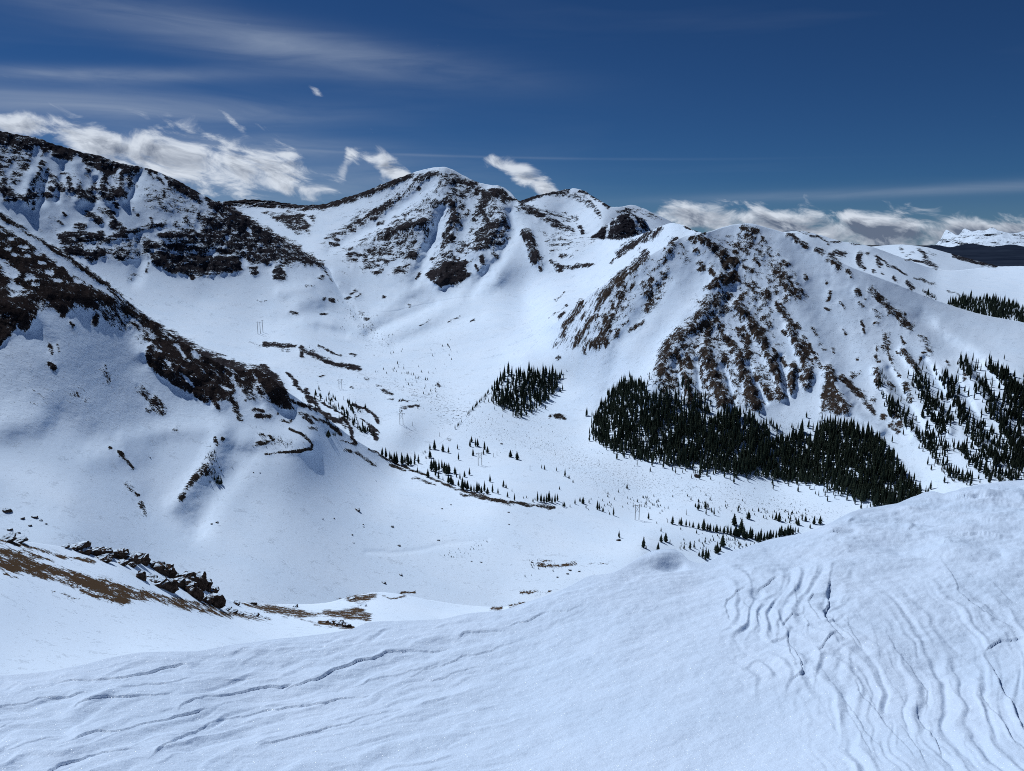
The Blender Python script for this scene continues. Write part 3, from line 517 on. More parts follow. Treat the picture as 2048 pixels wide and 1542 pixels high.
PV = [(-300,560,640),(-300,215,830),(-300,800,470),(-300,1000,340),(0,428,700),(0,520,640),(0,600,592),(0,700,538),(0,780,503),(0,850,470),(0,900,450),(0,1000,398),(0,1130,330),
 (130,508,690),(130,600,622),(130,700,564),(130,800,516),(150,870,484),(150,950,440),(150,1060,375),(250,597,690),(300,640,686),(300,720,632),(300,800,584),(300,860,548),(300,950,490),(300,1100,395),(300,1180,352),
 (400,705,668),(430,800,616),(440,845,580),(480,740,682),(470,900,548),(500,1000,494),(500,1150,396),(530,745,690),(560,772,682),(580,815,672),(560,850,622),(600,800,702),(620,880,620),(650,833,738),(650,870,690),(700,872,785),(740,897,815),(800,931,838),(700,930,690),(700,1000,580),(700,1150,438),(700,1270,366),(800,1000,650),(860,970,740),
 (850,905,905),(900,868,985),(950,815,1110),(1000,762,1250),(1050,705,1370),(1108,647,1420),(962,931,835),(1000,1000,672),(1000,1050,596),(1000,1200,456),(1050,850,1045),(1120,760,1230),(1150,800,1150),(1000,700,1480),(1060,650,1620),(900,800,1180),(1000,650,1680),(850,860,1000),(800,880,950),
 (1180,850,1060),(1200,890,955),(1240,1110,560),(1275,1030,715),(1285,1090,595),(1150,960,800),(1400,950,852),(1400,1000,778),(1500,1080,690),(1550,970,850),(1700,1012,800),(1850,1035,775),(1350,1150,560),
 (1200,573,1290),(1200,700,1175),(1260,535,1270),(1320,498,1270),(1300,600,1195),(1300,700,1110),(1300,800,1000),(1300,880,940),(1375,470,1290),(1400,800,985),(1400,880,915),(1400,700,1075),(1430,600,1175),(1450,453,1335),(1470,520,1268),(1500,447,1350),
 (1500,700,1085),(1500,800,985),(1500,880,915),(1500,600,1185),(1600,481,1350),(1600,560,1255),(1600,640,1168),(1600,720,1085),(1600,780,1025),(1600,850,955),(1600,920,895),(1700,533,1320),(1700,640,1195),(1700,740,1080),(1700,840,970),(1700,930,865),(1800,571,1330),(1800,640,1245),(1800,700,1162),(1800,780,1060),(1800,850,980),(1800,950,850),(1900,610,1350),(1900,700,1205),(1950,780,1085),(1900,850,975),(1950,940,860),(2048,645,1380),(2048,750,1155),(2048,850,1020),(2048,950,860),(2300,700,1400),(2300,850,1080),(2300,980,850)]
D_V = Depth(PV, 1e-4)
PF = [(-300,215,2250),(-300,400,1950),(-100,250,2280),(0,262,2300),(0,340,2120),(0,430,1960),(100,285,2340),(100,400,2080),(100,500,1900),(200,312,2360),(200,400,2150),(200,480,1990),(200,570,1800),(260,330,2350),(300,480,2050),(300,400,2190),(300,545,1930),(300,640,1640),(340,354,2330),(400,385,2300),(400,480,2100),(400,540,2010),(400,560,1950),(400,600,1850),(400,700,1430),
 (450,412,2280),(450,500,2090),(520,453,2260),(500,545,2010),(560,520,2120),(560,572,1950),(560,620,1800),(600,502,2230),(656,536,2200),(640,560,2060),(600,590,1900),(520,655,1700),(600,700,1480),(600,790,1150),(500,760,1230),(681,768,1250),(650,650,1740),(700,620,1920),(690,600,2000),(740,660,1800),(800,700,1590),(800,740,1420),(805,850,985),(740,850,1000),(700,800,1120),(900,800,1180),(760,620,1960),(850,604,2040),(850,640,1860),(920,592,2050),(920,640,1820),(1000,586,2010),(1000,650,1680),(1000,700,1480),(1060,603,1930),(1060,650,1620),(900,720,1480),(850,760,1330)]
for u_ in np.linspace(810, 1108, 13):
    for dv in (0, 14, 40, 90): PF.append((u_, float(J_(u_)) + dv, float(D_V(np.array([u_]), np.array([float(J_(u_)) + dv]))[0])))
D_F = Depth(PF, 1e-4)
PM = [(400,406,3050),(455,402,3100),(540,400,3120),(605,410,3050),(650,406,3000),(700,392,2960),(750,374,2880),(820,348,2800),(888,334,2750),(850,380,2640),(925,350,2720),(975,369,2680),(1000,372,2650),(1040,403,2550),(1100,440,2430),(1140,461,2340),(1200,479,2150),(1260,474,1950),(1300,462,1850),(1345,446,1750),(1410,467,1660),
 (500,440,2900),(560,450,2800),(600,480,2600),(620,440,2820),(640,500,2430),(700,450,2690),(700,500,2440),(720,560,2180),(800,400,2720),(800,450,2530),(800,500,2380),(800,560,2170),(850,440,2500),(870,500,2360),(870,570,2150),(900,440,2480),(930,400,2560),(950,450,2420),(950,520,2210),(1000,430,2440),(1000,480,2300),(1000,540,2120),(1060,460,2330),(1080,520,2140),(1100,560,2010),(1150,500,2130),(1150,560,1940),(1200,520,1960),(1250,510,1840),(1300,500,1750)]
for u_ in np.linspace(665, 1105, 16):
    for dv in (0, 12, 34): PM.append((u_, float(J2_(u_)) + dv, float(D_F(np.array([u_]), np.array([float(J2_(u_)) + dv]))[0])))
D_M = Depth(PM, 1e-4)

def link(o): COL.objects.link(o); return o
def structure(o, label): o['kind'] = 'structure'; o['label'] = label; return o
def grid_mesh(name, P, attrs, faces, material, smooth=True):
    """one mesh from a vertex grid P (rows, cols, 3) and the chosen quads (array of [r, c])"""
    nr, nc = P.shape[:2]
    r, c = faces[:, 0], faces[:, 1]
    q = np.stack([r * nc + c, r * nc + c + 1, (r + 1) * nc + c + 1, (r + 1) * nc + c], -1)
    used, inv = np.unique(q, return_inverse=True)
    inv = inv.reshape(q.shape).astype(np.int32)
    vs = P.reshape(-1, 3)[used].astype(np.float32)
    me = bpy.data.meshes.new(name)
    me.vertices.add(len(vs)); me.vertices.foreach_set('co', vs.ravel())
    me.loops.add(inv.size); me.loops.foreach_set('vertex_index', inv.ravel())
    me.polygons.add(len(inv)); me.polygons.foreach_set('loop_start', np.arange(0, inv.size, 4, dtype=np.int32))
    me.polygons.foreach_set('loop_total', np.full(len(inv), 4, np.int32))
    me.update(calc_edges=True)
    if smooth: me.polygons.foreach_set('use_smooth', np.ones(len(inv), bool))
    for k, a in attrs.items():
        at = me.attributes.new(k, 'FLOAT', 'POINT'); at.data.foreach_set('value', a.ravel()[used].astype(np.float32))
    me.materials.append(material)
    return link(bpy.data.objects.new(name, me))
class Patch:
    def __init__(self, u0, u1, du, rows, bot, top, depth, amp, back, front, jag=1.0, rockh=9.0, ampmap=None, jit=1.0):
        u = np.arange(u0, u1 + 0.1, du); t = np.linspace(0, 1, rows)
        b = bot(u); tp = top(u)
        rk0 = sample(ROCK, u, tp + 3)
        tp = tp + jag * (0.5 + 1.4 * rk0) * fbm(np.stack([u / 9.0, u * 0 + u0 * .01, u * 0 + rows], -1), 3, .6)
        U = np.broadcast_to(u, (rows, len(u))).copy()
        V = b[None] + (tp - b)[None] * t[:, None]
        r = depth(U, V)
        P = pt(U, V, r)
        wz = P / 1000.0
        # the survey is sampled with a little wander so that no stroke edge stays straight
        ju = jit * 5.0 * fbm(P / (r[..., None] * 0.012), 3); jv = jit * 4.0 * fbm(P / (r[..., None] * 0.012) + 31.0, 3)
        self.rock = sample(ROCK, U + ju, V + jv); self.tun = sample(TUN, U + ju * .6, V + jv * .6); self.spk = sample(SPK, U, V)
        rs = sample(ROCK_S, U + ju, V + jv); rb = sample(ROCK_B, U, V)
        am = amp * (ampmap(U, V) if ampmap else 1.0)
        sc = np.clip(r / 1000.0, 0.4, 3.0)
        h = am * sc * (3.2 * fbm(P / (150.0 * sc[..., None]), 3) + 0.9 * fbm(P / (26.0 * sc[..., None]) + 9, 3, .55))
        h += sample(REL, U + ju * .7, V + jv * .7) * np.where(r > 1600, 1.5, 1.0)
        q = P * np.array([1, 1, 0.6]) / (13.0 * sc[..., None])
        h += rockh * sc * (0.25 * rs + 0.5 * rb) + sc * rs * (rockh * .5) * (ridged(q, 4, .55) - 0.3)
        L = np.linalg.norm(P, axis=-1)
        P = P * (1 - h / L)[..., None]
        self.u, self.t, self.U, self.V, self.P, self.b, self.tp = u, t, U, V, P, b, tp
        fr, bk = [], []
        for dr, dz in front:
            q = P[0].copy(); hh = np.hypot(q[:, 0], q[:, 1])
            q[:, :2] *= (1 - dr / hh)[:, None]; q[:, 2] -= dz; fr.append(q)
        for dr, dz in back:
            q = P[-1].copy(); hh = np.hypot(q[:, 0], q[:, 1])
            q[:, :2] *= (1 + dr / hh)[:, None]; q[:, 2] -= dz; bk.append(q)
        self.nf = len(fr)
        self.PP = np.concatenate([np.array(fr[::-1]).reshape(-1, len(u), 3), P, np.array(bk).reshape(-1, len(u), 3)], 0)
        def ext(a): return np.concatenate([np.repeat(a[:1], len(fr), 0), a, np.repeat(a[-1:], len(bk), 0)], 0)
        self.at = {'rock': ext(self.rock), 'tundra': ext(self.tun), 'speckle': ext(self.spk)}
        self.UE, self.VE = ext(U), ext(V)
    def cells(self):
        nr, nc = self.PP.shape[:2]
        rr, cc = np.mgrid[0:nr - 1, 0:nc - 1]
        return np.stack([rr.ravel(), cc.ravel()], -1), self.UE[:-1, :-1].ravel(), self.VE[:-1, :-1].ravel()
    def ground(self, u, v):
        """the built surface at a surveyed photo point, bilinear"""
        x = np.clip((u - self.u[0]) / (self.u[1] - self.u[0]), 0, len(self.u) - 1.001); i = int(x); fx = x - i
        def colp(k):
            t = np.clip((v - self.b[k]) / (self.tp[k] - self.b[k]), 0, 1) * (len(self.t) - 1.001); j = int(t); f = t - j
            return self.P[j, k] * (1 - f) + self.P[j + 1, k] * f
        return colp(i) * (1 - fx) + colp(i + 1) * fx
SPUR_FOOT = curve([(-320,840),(0,852),(150,865),(300,862),(430,846),(520,838),(600,850),(700,888),(800,934)])
RM_FOOT = curve([(1108,650),(1128,720),(1168,845),(1200,893),(1400,946),(1600,967),(1740,1016),(2360,1110)])
def v_amp(U, V):
    s = sstep(-30, 60, SPUR_FOOT(np.clip(U, -320, 800)) - V) * (U < 805)
    m = sstep(-20, 70, RM_FOOT(np.clip(U, 1108, 2360)) - V) * (U > 1107)
    return 0.34 + 0.66 * np.maximum(s, m)
BACK = [(6, 2), (25, 11), (80, 48), (200, 140), (420, 300)]
PATCH_V = Patch(-320, 2360, 2, 310, V_BOT, V_TOP, D_V, 1.0, BACK, [(20, 12), (60, 60)], ampmap=v_amp, rockh=6.5, jit=0.6)
fc, fu, fv = PATCH_V.cells()
spur = (fu < 800) & (fv < SPUR_FOOT(np.clip(fu, -320, 800)))
rmnt = (fu > 1108) & (fv < RM_FOOT(np.clip(fu, 1108, 2360)))
structure(grid_mesh('rocky_spur', PATCH_V.PP, PATCH_V.at, fc[spur], M_SPUR), 'dark rocky mountain spur descending from the left edge into the valley')
structure(grid_mesh('snowy_mountain', PATCH_V.PP, PATCH_V.at, fc[rmnt], M_RIGHT), 'rounded snowy mountain with dark ribs above the large forest')
structure(grid_mesh('valley_floor', PATCH_V.PP, PATCH_V.at, fc[~spur & ~rmnt], M_VALLEY), 'smooth snow-covered basin and valley floor')
def f_amp(U, V): return 0.34 + 0.66 * sstep(-20, 60, np.interp(U, [-320, 0, 130, 300, 420, 560, 656, 1200], [480, 500, 540, 590, 590, 575, 540, 540]) - V)
PATCH_F = Patch(-320, 1118, 2, 190, F_BOT, F_TOP, D_F, 1.0, BACK, [(20, 10), (80, 70)], ampmap=f_amp, rockh=10, jit=0.6)
fc, fu, fv = PATCH_F.cells()
lmw = fv < np.interp(fu, [-320, 0, 130, 300, 420, 560, 660, 662], [480, 500, 545, 610, 592, 575, 545, 0])
structure(grid_mesh('mountain_wall', PATCH_F.PP, PATCH_F.at, fc[lmw], M_LEFT), 'long dark mountain wall with banded cliffs and snow chutes behind the spur')
structure(grid_mesh('upper_valley', PATCH_F.PP, PATCH_F.at, fc[~lmw], M_PEAK), 'hummocky snow apron at the head of the valley')
PATCH_M = Patch(400, 1440, 2, 150, MP_BOT, MP_SKY, D_M, 1.0, BACK, [(20, 10), (80, 70)], rockh=9)
structure(grid_mesh('main_peak', PATCH_M.PP, PATCH_M.at, PATCH_M.cells()[0], M_PEAK), 'highest snow-streaked peak at the head of the valley')
# peaks behind
BP_SKY = curve([(1020,420),(1045,400),(1090,387),(1125,380),(1150,377),(1165,380),(1185,392),(1210,407),(1226,414),(1245,413),(1262,410),(1285,416),(1310,428),(1340,442),(1400,480)])
D_B = Depth([(1020,420,4500),(1090,387,4650),(1150,377,4700),(1180,390,4600),(1226,414,4300),(1262,410,4500),(1310,428,4500),(1400,480,4500),(1080,440,4100),(1120,430,4350),(1150,440,4250),(1180,470,3900),(1150,500,3600),(1250,450,4100),(1300,500,3700),(1205,440,4000),(1020,520,3500),(1400,530,3700)], 1e-4)
pb = Patch(1020, 1400, 2, 60, lambda u: MP_SKY(u) + 12, BP_SKY, D_B, 1.2, BACK, [(60, 60)], rockh=7)
structure(grid_mesh('back_peak', pb.PP, pb.at, pb.cells()[0], M_FAR), 'sharp snowy peak behind the right shoulder of the main peak')
CR_SKY = curve([(1165,482),(1180,473),(1200,459),(1220,445),(1242,429),(1255,426),(1275,432),(1292,444),(1302,462),(1312,476)])
D_C = Depth([(1165,480,3700),(1180,474,3720),(1220,445,3850),(1250,427,3900),(1292,444,3900),(1312,476,3850),(1240,470,3720),(1240,500,3600),(1165,500,3550),(1312,500,3650)], 1e-4)
pc = Patch(1165, 1312, 2, 40, lambda u: np.maximum(MP_SKY(u), CR_SKY(u)) + 12, CR_SKY, D_C, 1.0, BACK, [(60, 60)], rockh=7)
structure(grid_mesh('dark_crag_ridge', pc.PP, pc.at, pc.cells()[0], M_FAR), 'dark crag in the saddle below the back peak')
# ridges and plateau on the right
RF_SKY = curve([(1530,470),(1570,464),(1600,462),(1640,470),(1680,482),(1715,487),(1745,494),(1790,510),(1830,525),(1870,537),(1910,541),(1950,537),(2000,533),(2048,532),(2200,528),(2360,530)])
D_R = Depth([(1530,470,2700),(1600,462,2800),(1680,482,2850),(1745,494,2900),(1790,510,3000),(1870,537,3200),(1950,537,3400),(2048,532,3500),(2360,530,3500),(1650,520,2450),(1720,520,2600),(1750,512,2750),(1820,560,2500),(1780,540,2550),(1900,560,2900),(1900,600,2350),(2048,580,2900),(2048,640,2200),(1950,610,2350),(2360,640,2300),(1600,500,2400)], 1e-4)
PATCH_R = Patch(1530, 2360, 2, 90, lambda u: RM_SKY(u) + 12, RF_SKY, D_R, 0.6, BACK, [(60, 60)], rockh=9)
structure(grid_mesh('snow_plateau', PATCH_R.PP, PATCH_R.at, PATCH_R.cells()[0], M_PEAK), 'broad white plateau with a corniced edge beyond the snowy mountain')
HF_SKY = curve([(1690,500),(1730,495),(1765,491),(1800,489),(1850,494),(1900,507),(1945,519),(2000,533),(2060,545),(2360,580)])
D_H = Depth([(1690,500,5600),(1800,489,6000),(1900,507,6000),(2000,533,5900),(1690,540,4600),(1800,540,4700),(1900,545,4900),(2360,580,5800),(2360,640,4600),(1840,515,5300)], 1e-4)
PATCH_H = Patch(1690, 2200, 2, 40, lambda u: np.maximum(RF_SKY(u), HF_SKY(u)) + 10, HF_SKY, D_H, 1.0, BACK, [(60, 80)], rockh=4, jag=.5)
structure(grid_mesh('far_hill', PATCH_H.PP, PATCH_H.at, PATCH_H.cells()[0], M_FAR), 'rounded white hill on the skyline beyond the plateau')
FR_SKY = curve([(1840,520),(1880,480),(1893,460),(1902,464),(1916,470),(1930,457),(1945,463),(1958,460),(1970,461),(1985,455),(1996,461),(2010,464),(2026,467),(2048,463),(2070,468),(2100,460),(2150,470),(2200,462),(2300,468),(2420,470)])
D_FR = Depth([(1840,500,42000),(1990,455,45000),(2048,463,45000),(2420,470,46000),(1990,490,41000),(2048,520,38000),(1840,540,38000),(2420,540,38000)], 1e-4)
pr = Patch(1840, 2420, 1.5, 40, lambda u: np.maximum(FR_SKY(u), 490) + 12, FR_SKY, D_FR, 14.0, [(300, 150), (1200, 700)], [(400, 200)], jag=1.6, rockh=0)
FRN = fbm(pr.PP / np.array([900., 900., 500.]), 5, .6)
pr.at['rock'] = np.clip(0.16 + 0.55 * FRN + sstep(-350., -650., pr.PP[..., 2]), 0, 1)
structure(grid_mesh('far_range', pr.PP, pr.at, pr.cells()[0], M_RANGE), 'distant snowy range above the clouds at the right edge')

HL_SKY = curve([(1640,505),(1700,499),(1760,503),(1820,497),(1870,490),(1900,494),(1940,487),(1985,493),(2020,489),(2060,494),(2120,487),(2200,494),(2300,488),(2420,495)])
D_HL = Depth([(1640,505,26000),(1985,492,28000),(2420,495,28000),(1640,530,20000),(1985,530,20000),(2420,530,20000)], 1e-4)
ph_ = Patch(1640, 2420, 2, 24, lambda u: HL_SKY(u) * 0 + 534, HL_SKY, D_HL, 3.0, [(400, 120), (1600, 700)], [(600, 60)], jag=1.2, rockh=0)
m_hl, nt, N = mat('haze_blue_forested_hills')
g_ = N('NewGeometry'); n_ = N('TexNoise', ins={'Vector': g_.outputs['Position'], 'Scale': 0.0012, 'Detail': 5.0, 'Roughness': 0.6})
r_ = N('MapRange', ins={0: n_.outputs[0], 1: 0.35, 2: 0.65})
c_ = N('Mix', data_type='RGBA', ins={0: r_.outputs[0], 6: (0.010, 0.016, 0.032, 1), 7: (0.022, 0.032, 0.055, 1)})  # blue of the distant air is mixed into the forest colour
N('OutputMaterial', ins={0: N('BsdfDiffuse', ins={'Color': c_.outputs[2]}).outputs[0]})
structure(grid_mesh('dark_hills', ph_.PP, {}, ph_.cells()[0], m_hl), 'forested hills tinted dark haze blue far away below the distant range')
# ------------------------------------------------------------------ lowland far below, to the horizon
m_plain, nt, N = mat('shaded_hazy_lowland_forest')
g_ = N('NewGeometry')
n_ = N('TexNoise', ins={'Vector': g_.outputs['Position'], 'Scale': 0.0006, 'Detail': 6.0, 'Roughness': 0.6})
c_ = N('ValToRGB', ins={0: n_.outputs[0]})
c_.color_ramp.elements[0].color = (0.003, 0.005, 0.010, 1); c_.color_ramp.elements[1].color = (0.007, 0.010, 0.018, 1)  # forest colour darkened and blued to paint in cloud shade and distant haze
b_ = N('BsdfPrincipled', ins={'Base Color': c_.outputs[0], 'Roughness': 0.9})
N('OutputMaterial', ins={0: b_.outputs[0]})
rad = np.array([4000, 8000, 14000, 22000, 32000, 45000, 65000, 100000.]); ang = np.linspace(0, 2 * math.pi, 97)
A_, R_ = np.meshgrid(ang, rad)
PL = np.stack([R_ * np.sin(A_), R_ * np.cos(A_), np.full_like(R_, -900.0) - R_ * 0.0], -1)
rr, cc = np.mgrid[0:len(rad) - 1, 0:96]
structure(grid_mesh('ground', PL, {}, np.stack([rr.ravel(), cc.ravel()], -1), m_plain), 'forested lowland darkened as under clouds, far below the mountains')

# ------------------------------------------------------------------ near slope
NS_SKY = curve([(-320,1035),(-150,1058),(0,1078),(60,1084),(130,1094),(200,1104),(260,1114),(330,1138),(400,1172),(440,1193),(480,1206),(540,1210),(600,1211),(650,1208),(690,1198),(720,1190),(760,1186),(800,1190),(850,1200),(950,1214),(1000,1216),(1060,1206),(1120,1195),(1250,1190),(1400,1190)])
FG_SKY = curve([(-300,1372),(-120,1362),(0,1351),(90,1343),(150,1333),(230,1313),(300,1304),(380,1303),(460,1291),(540,1281),(640,1269),(700,1259),(740,1244),(800,1241),(870,1239),(940,1226),(1000,1221),(1050,1206),(1110,1186),(1150,1166),(1180,1151),(1220,1146),(1260,1126),(1290,1110),(1320,1100),(1345,1098),(1362,1106),(1380,1121),(1405,1126),(1440,1110),(1490,1095),(1540,1078),(1600,1068),(1660,1046),(1700,1026),(1740,1015),(1790,1008),(1830,993),(1865,985),(1886,990),(1897,986),(1930,975),(1980,966),(2048,960),(2200,946),(2360,935)])
D_N = Depth([(-300,1040,100),(0,1078,112),(130,1094,122),(260,1114,132),(400,1172,146),(480,1206,160),(600,1211,180),(720,1190,205),(760,1186,212),(850,1200,215),(1000,1216,228),(1060,1206,235),(1400,1190,260),(-300,1372,48),(0,1350,62),(230,1312,74),(460,1291,92),(700,1259,138),(870,1239,175),(1000,1225,205),(0,1200,84),(250,1200,102),(450,1240,122),(-300,1200,72),(1400,1260,190),(600,1240,150)], 1e-4)
PATCH_N = Patch(-320, 1300, 2, 130, lambda u: np.maximum(FG_SKY(u), NS_SKY(u)) + 18, NS_SKY, D_N, 0.10, [(3, 1.2), (12, 7), (40, 32), (110, 100)], [(3, 2), (10, 10)], jag=0.7, rockh=1.0)
structure(grid_mesh('near_slope', PATCH_N.PP, PATCH_N.at, PATCH_N.cells()[0], M_NEAR), 'near hillside of wind-packed snow with strips of brown tundra')

# ------------------------------------------------------------------ foreground snow with sastrugi
D_G = Depth([(-300,1372,2.75),(0,1351,2.95),(230,1313,3.1),(460,1291,3.25),(700,1259,3.5),(1000,1221,3.75),(1200,1148,4.3),(1320,1100,4.9),(1405,1126,4.8),(1540,1078,5.7),(1740,1015,7.4),(1886,990,8.8),(2048,960,10.5),(2360,935,12.5),
 (-300,1600,1.75),(0,1600,1.78),(500,1600,1.80),(1024,1600,1.84),(1600,1600,1.95),(2048,1600,2.15),(2360,1600,2.3),(500,1430,2.58),(1024,1400,2.72),(1024,1300,3.25),(1500,1400,2.75),(1500,1250,3.6),(1500,1160,4.4),(1700,1300,3.45),(1700,1150,4.75),(1700,1080,5.7),(1900,1100,5.7),(1900,1250,4.15),(2048,1100,6.0),(2048,1250,4.4),(2048,1400,3.25),(2300,1100,6.6),(2300,1350,3.9),(0,1450,2.42),(-300,1480,2.25)], 3e-4)
uG = np.arange(-300, 2361, 2.0); rowsG = 430
tG = np.linspace(0, 1, rowsG) ** 1.12
bG = np.full(len(uG), 1640.0); tpG = FG_SKY(uG)
UG = np.broadcast_to(uG, (rowsG, len(uG))).copy(); VG = bG[None] + (tpG - bG)[None] * tG[:, None]
RG = D_G(UG, VG); PG = pt(UG, VG, RG)
hG = np.zeros_like(RG)
def scarp(pts, h, fall, side, face=3.0, ends=22.0):
    """a wind-cut step: crest along the polyline, sharp drop on one side, long ramp on the other"""
    pts = [tuple(map(float, p)) for p in pts]
    p = np.array(pts); pad = fall * 3.2 + 20
    m = (UG > p[:, 0].min() - pad) & (UG < p[:, 0].max() + pad) & (VG > p[:, 1].min() - pad) & (VG < p[:, 1].max() + pad)
    if not m.any(): return
    x, y = UG[m], VG[m]
    wob = 7.0 * fbm(np.stack([x / 60, y / 40, x * 0 + h * 777 % 7], -1), 3, .42)
    x = x + wob; y = y + 0.55 * wob
    best = np.full(x.shape, 1e9); sg = np.zeros_like(x); along = np.zeros_like(x)
    seg = np.hypot(*np.diff(p, axis=0).T); tot = seg.sum(); acc = 0.0
    for k in range(len(p) - 1):
        a, b = p[k], p[k + 1]; d = b - a
        tt = ((x - a[0]) * d[0] + (y - a[1]) * d[1]) / (d @ d)
        tc = np.clip(tt, 0, 1)
        ds = np.hypot(x - a[0] - tc * d[0], y - a[1] - tc * d[1])
        cr = d[0] * (y - a[1]) - d[1] * (x - a[0])
        up = ds < best
        best = np.where(up, ds, best); sg = np.where(up, np.sign(cr), sg); along = np.where(up, acc + tc * seg[k], along); acc += seg[k]
    s = best * sg * side                                       # > 0 on the high side
    env = sstep(0, ends, along) * sstep(0, ends, tot - along) * (0.85 + 0.3 * np.sin(along / 47.0 + h * 900))
    endd = np.where((along <= 0.01) | (along >= tot - 0.01), np.exp(-(best / 8) ** 2), 1.0)
    prof = np.where(s > 0, np.exp(-(s / fall)) , 0.0) * sstep(-face, face * .3, s)
    low = -0.28 * np.exp(-((s + face * 2.2) / (face * 2.2)) ** 2)
    hG[m] += h * env * endd * (prof + low)
UP = -1            # the far side of a left-to-right line stands higher
LEFT = 1           # the left side of a downward line stands higher
for pts, h, fall in (
    ([(101,1369),(164,1361),(203,1363),(250,1357),(297,1346),(336,1334),(367,1328),(392,1332)],.030,26),([(-150,1450),(0,1418),(59,1404),(129,1396),(190,1390)],.022,24),([(207,1385),(281,1373),(352,1363),(400,1358)],.014,18),([(432,1366),(480,1361),(540,1357)],.016,12),([(133,1422),(176,1406),(219,1398),(297,1392),(360,1388)],.020,22),
    ([(131,1489),(176,1469),(250,1457),(312,1441),(367,1428),(430,1420)],.026,26),([(350,1431),(375,1410),(414,1396),(469,1389),(539,1377),(600,1370)],.030,22),([(560,1388),(641,1359),(684,1340),(734,1324),(775,1310),(862,1305),(905,1293)],.036,24),([(600,1395),(700,1372),(800,1350),(900,1322)],.012,16),([(293,1521),(352,1476),(414,1445),(508,1426),(664,1402),(760,1388)],.022,30),([(60,1560),(98,1540),(156,1515),(219,1504),(290,1495)],.022,28),([(506,1505),(535,1488),(609,1469),(719,1437),(800,1420)],.018,28),
    ([(778,1386),(825,1367),(912,1347),(990,1330)],.014,18),([(795,1362),(860,1340),(912,1322),(1000,1292),(1060,1278)],.016,18),([(903,1291),(932,1272),(975,1266),(1025,1261)],.022,16),([(1000,1257),(1045,1247),(1080,1230),(1120,1224),(1178,1211)],.022,16),([(1196,1248),(1250,1232),(1322,1216)],.015,14),([(1278,1233),(1308,1224)],.016,10),([(917,1352),(972,1336)],.012,12),([(1037,1317),(1058,1311)],.012,10),([(500,1300),(560,1288),(600,1284)],.016,14),([(440,1318),(500,1302),(520,1300)],.014,14),([(680,1290),(695,1284),(712,1283)],.024,10),([(610,1312),(640,1303),(690,1296)],.014,12),([(20,1345),(100,1338),(180,1330)],.012,10),([(385,1300),(430,1292),(465,1290)],.012,8),([(0,1510),(60,1492),(130,1470)],.014,24),([(-200,1500),(-60,1470),(40,1440)],.02,24),([(880,1440),(960,1418),(1060,1395)],.006,24),([(1300,1160),(1340,1152),(1380,1148)],.014,10),([(1350,1170),(1385,1166),(1392,1176)],.016,10),([(1430,1165),(1465,1150)],.014,8)):
    scarp(pts, h * .34, fall * 2.0, UP, 12.0, 40)
for pts, h, fall in (
    ([(1562,1150),(1540,1162),(1531,1170),(1512,1190)],.050,26),([(1500,1172),(1470,1182),(1452,1200),(1450,1225),(1462,1250)],.022,20),([(1484,1188),(1497,1215),(1517,1227),(1525,1247)],.034,18),([(1581,1146),(1582,1162),(1568,1177)],.030,14),([(1596,1166),(1587,1182),(1590,1218)],.034,14),([(1661,1150),(1655,1180),(1653,1210),(1645,1225),(1646,1237),(1667,1265),(1692,1284)],.055,20),
    ([(1622,1172),(1627,1190),(1615,1202),(1625,1222),(1637,1242),(1641,1252)],.034,14),([(1605,1208),(1610,1231),(1582,1232),(1570,1245),(1569,1264)],.034,14),([(1577,1253),(1579,1287),(1590,1310),(1605,1330),(1603,1345),(1583,1364)],.036,18),([(1567,1282),(1577,1310),(1597,1332)],.022,14),([(1672,1265),(1650,1290),(1631,1314)],.030,18),([(1665,1218),(1667,1245),(1690,1265),(1724,1302)],.030,14),([(1697,1228),(1702,1267),(1727,1302)],.018,16),([(1545,1200),(1552,1215),(1550,1230)],.018,12),([(1468,1240),(1475,1255),(1490,1262)],.018,12),([(1640,1170),(1650,1160)],.02,8),([(1560,1262),(1553,1275),(1558,1290)],.02,12)):
    scarp(pts, h * .36, fall * 1.6, LEFT, 8.0)
for pts, h, fall in (
    ([(1631,1317),(1648,1342),(1696,1412),(1711,1434),(1743,1484),(1770,1520)],.018,26),([(1701,1338),(1721,1389),(1761,1439),(1801,1489),(1850,1545)],.026,26),([(1721,1340),(1741,1397),(1768,1444)],.018,18),([(1768,1240),(1770,1262),(1796,1307),(1823,1337),(1858,1382),(1851,1419),(1848,1444)],.022,26),([(1823,1385),(1836,1437),(1861,1472),(1901,1545)],.024,24),([(1786,1430),(1836,1507),(1862,1548)],.020,20),([(1880,1320),(1886,1332),(1911,1387),(1950,1434)],.016,24),([(1956,1365),(1976,1414),(2011,1457),(2048,1515)],.026,22),([(1940,1320),(1945,1332),(1942,1345)],.02,10),
    ([(1968,1303),(1986,1337),(2001,1377),(2018,1397),(2036,1437),(2060,1490)],.050,28),([(1933,1455),(1931,1492),(1941,1524)],.016,20),([(1879,1096),(1883,1122),(1904,1151),(1920,1188),(1966,1226),(2048,1268)],.040,26),([(1903,1160),(1931,1189),(1961,1207),(2048,1254)],.016,14),([(1740,1225),(1760,1330),(1800,1390),(1830,1440)],.010,30),([(1660,1340),(1700,1440),(1760,1540)],.014,26),([(1620,1310),(1640,1400),(1690,1500)],.010,26),([(1960,1150),(2000,1180),(2050,1230)],.02,16),([(1990,1080),(1995,1098),(2010,1110)],.03,12),([(1975,1180),(1984,1190)],.04,8),([(1990,1212),(1998,1220)],.03,8),([(1815,1160),(1805,1190),(1800,1225)],.012,20),([(1700,1150),(1715,1180),(1760,1215)],.008,20)):
    scarp(pts, h * .28, fall * 1.8, LEFT, 11.0, 50)
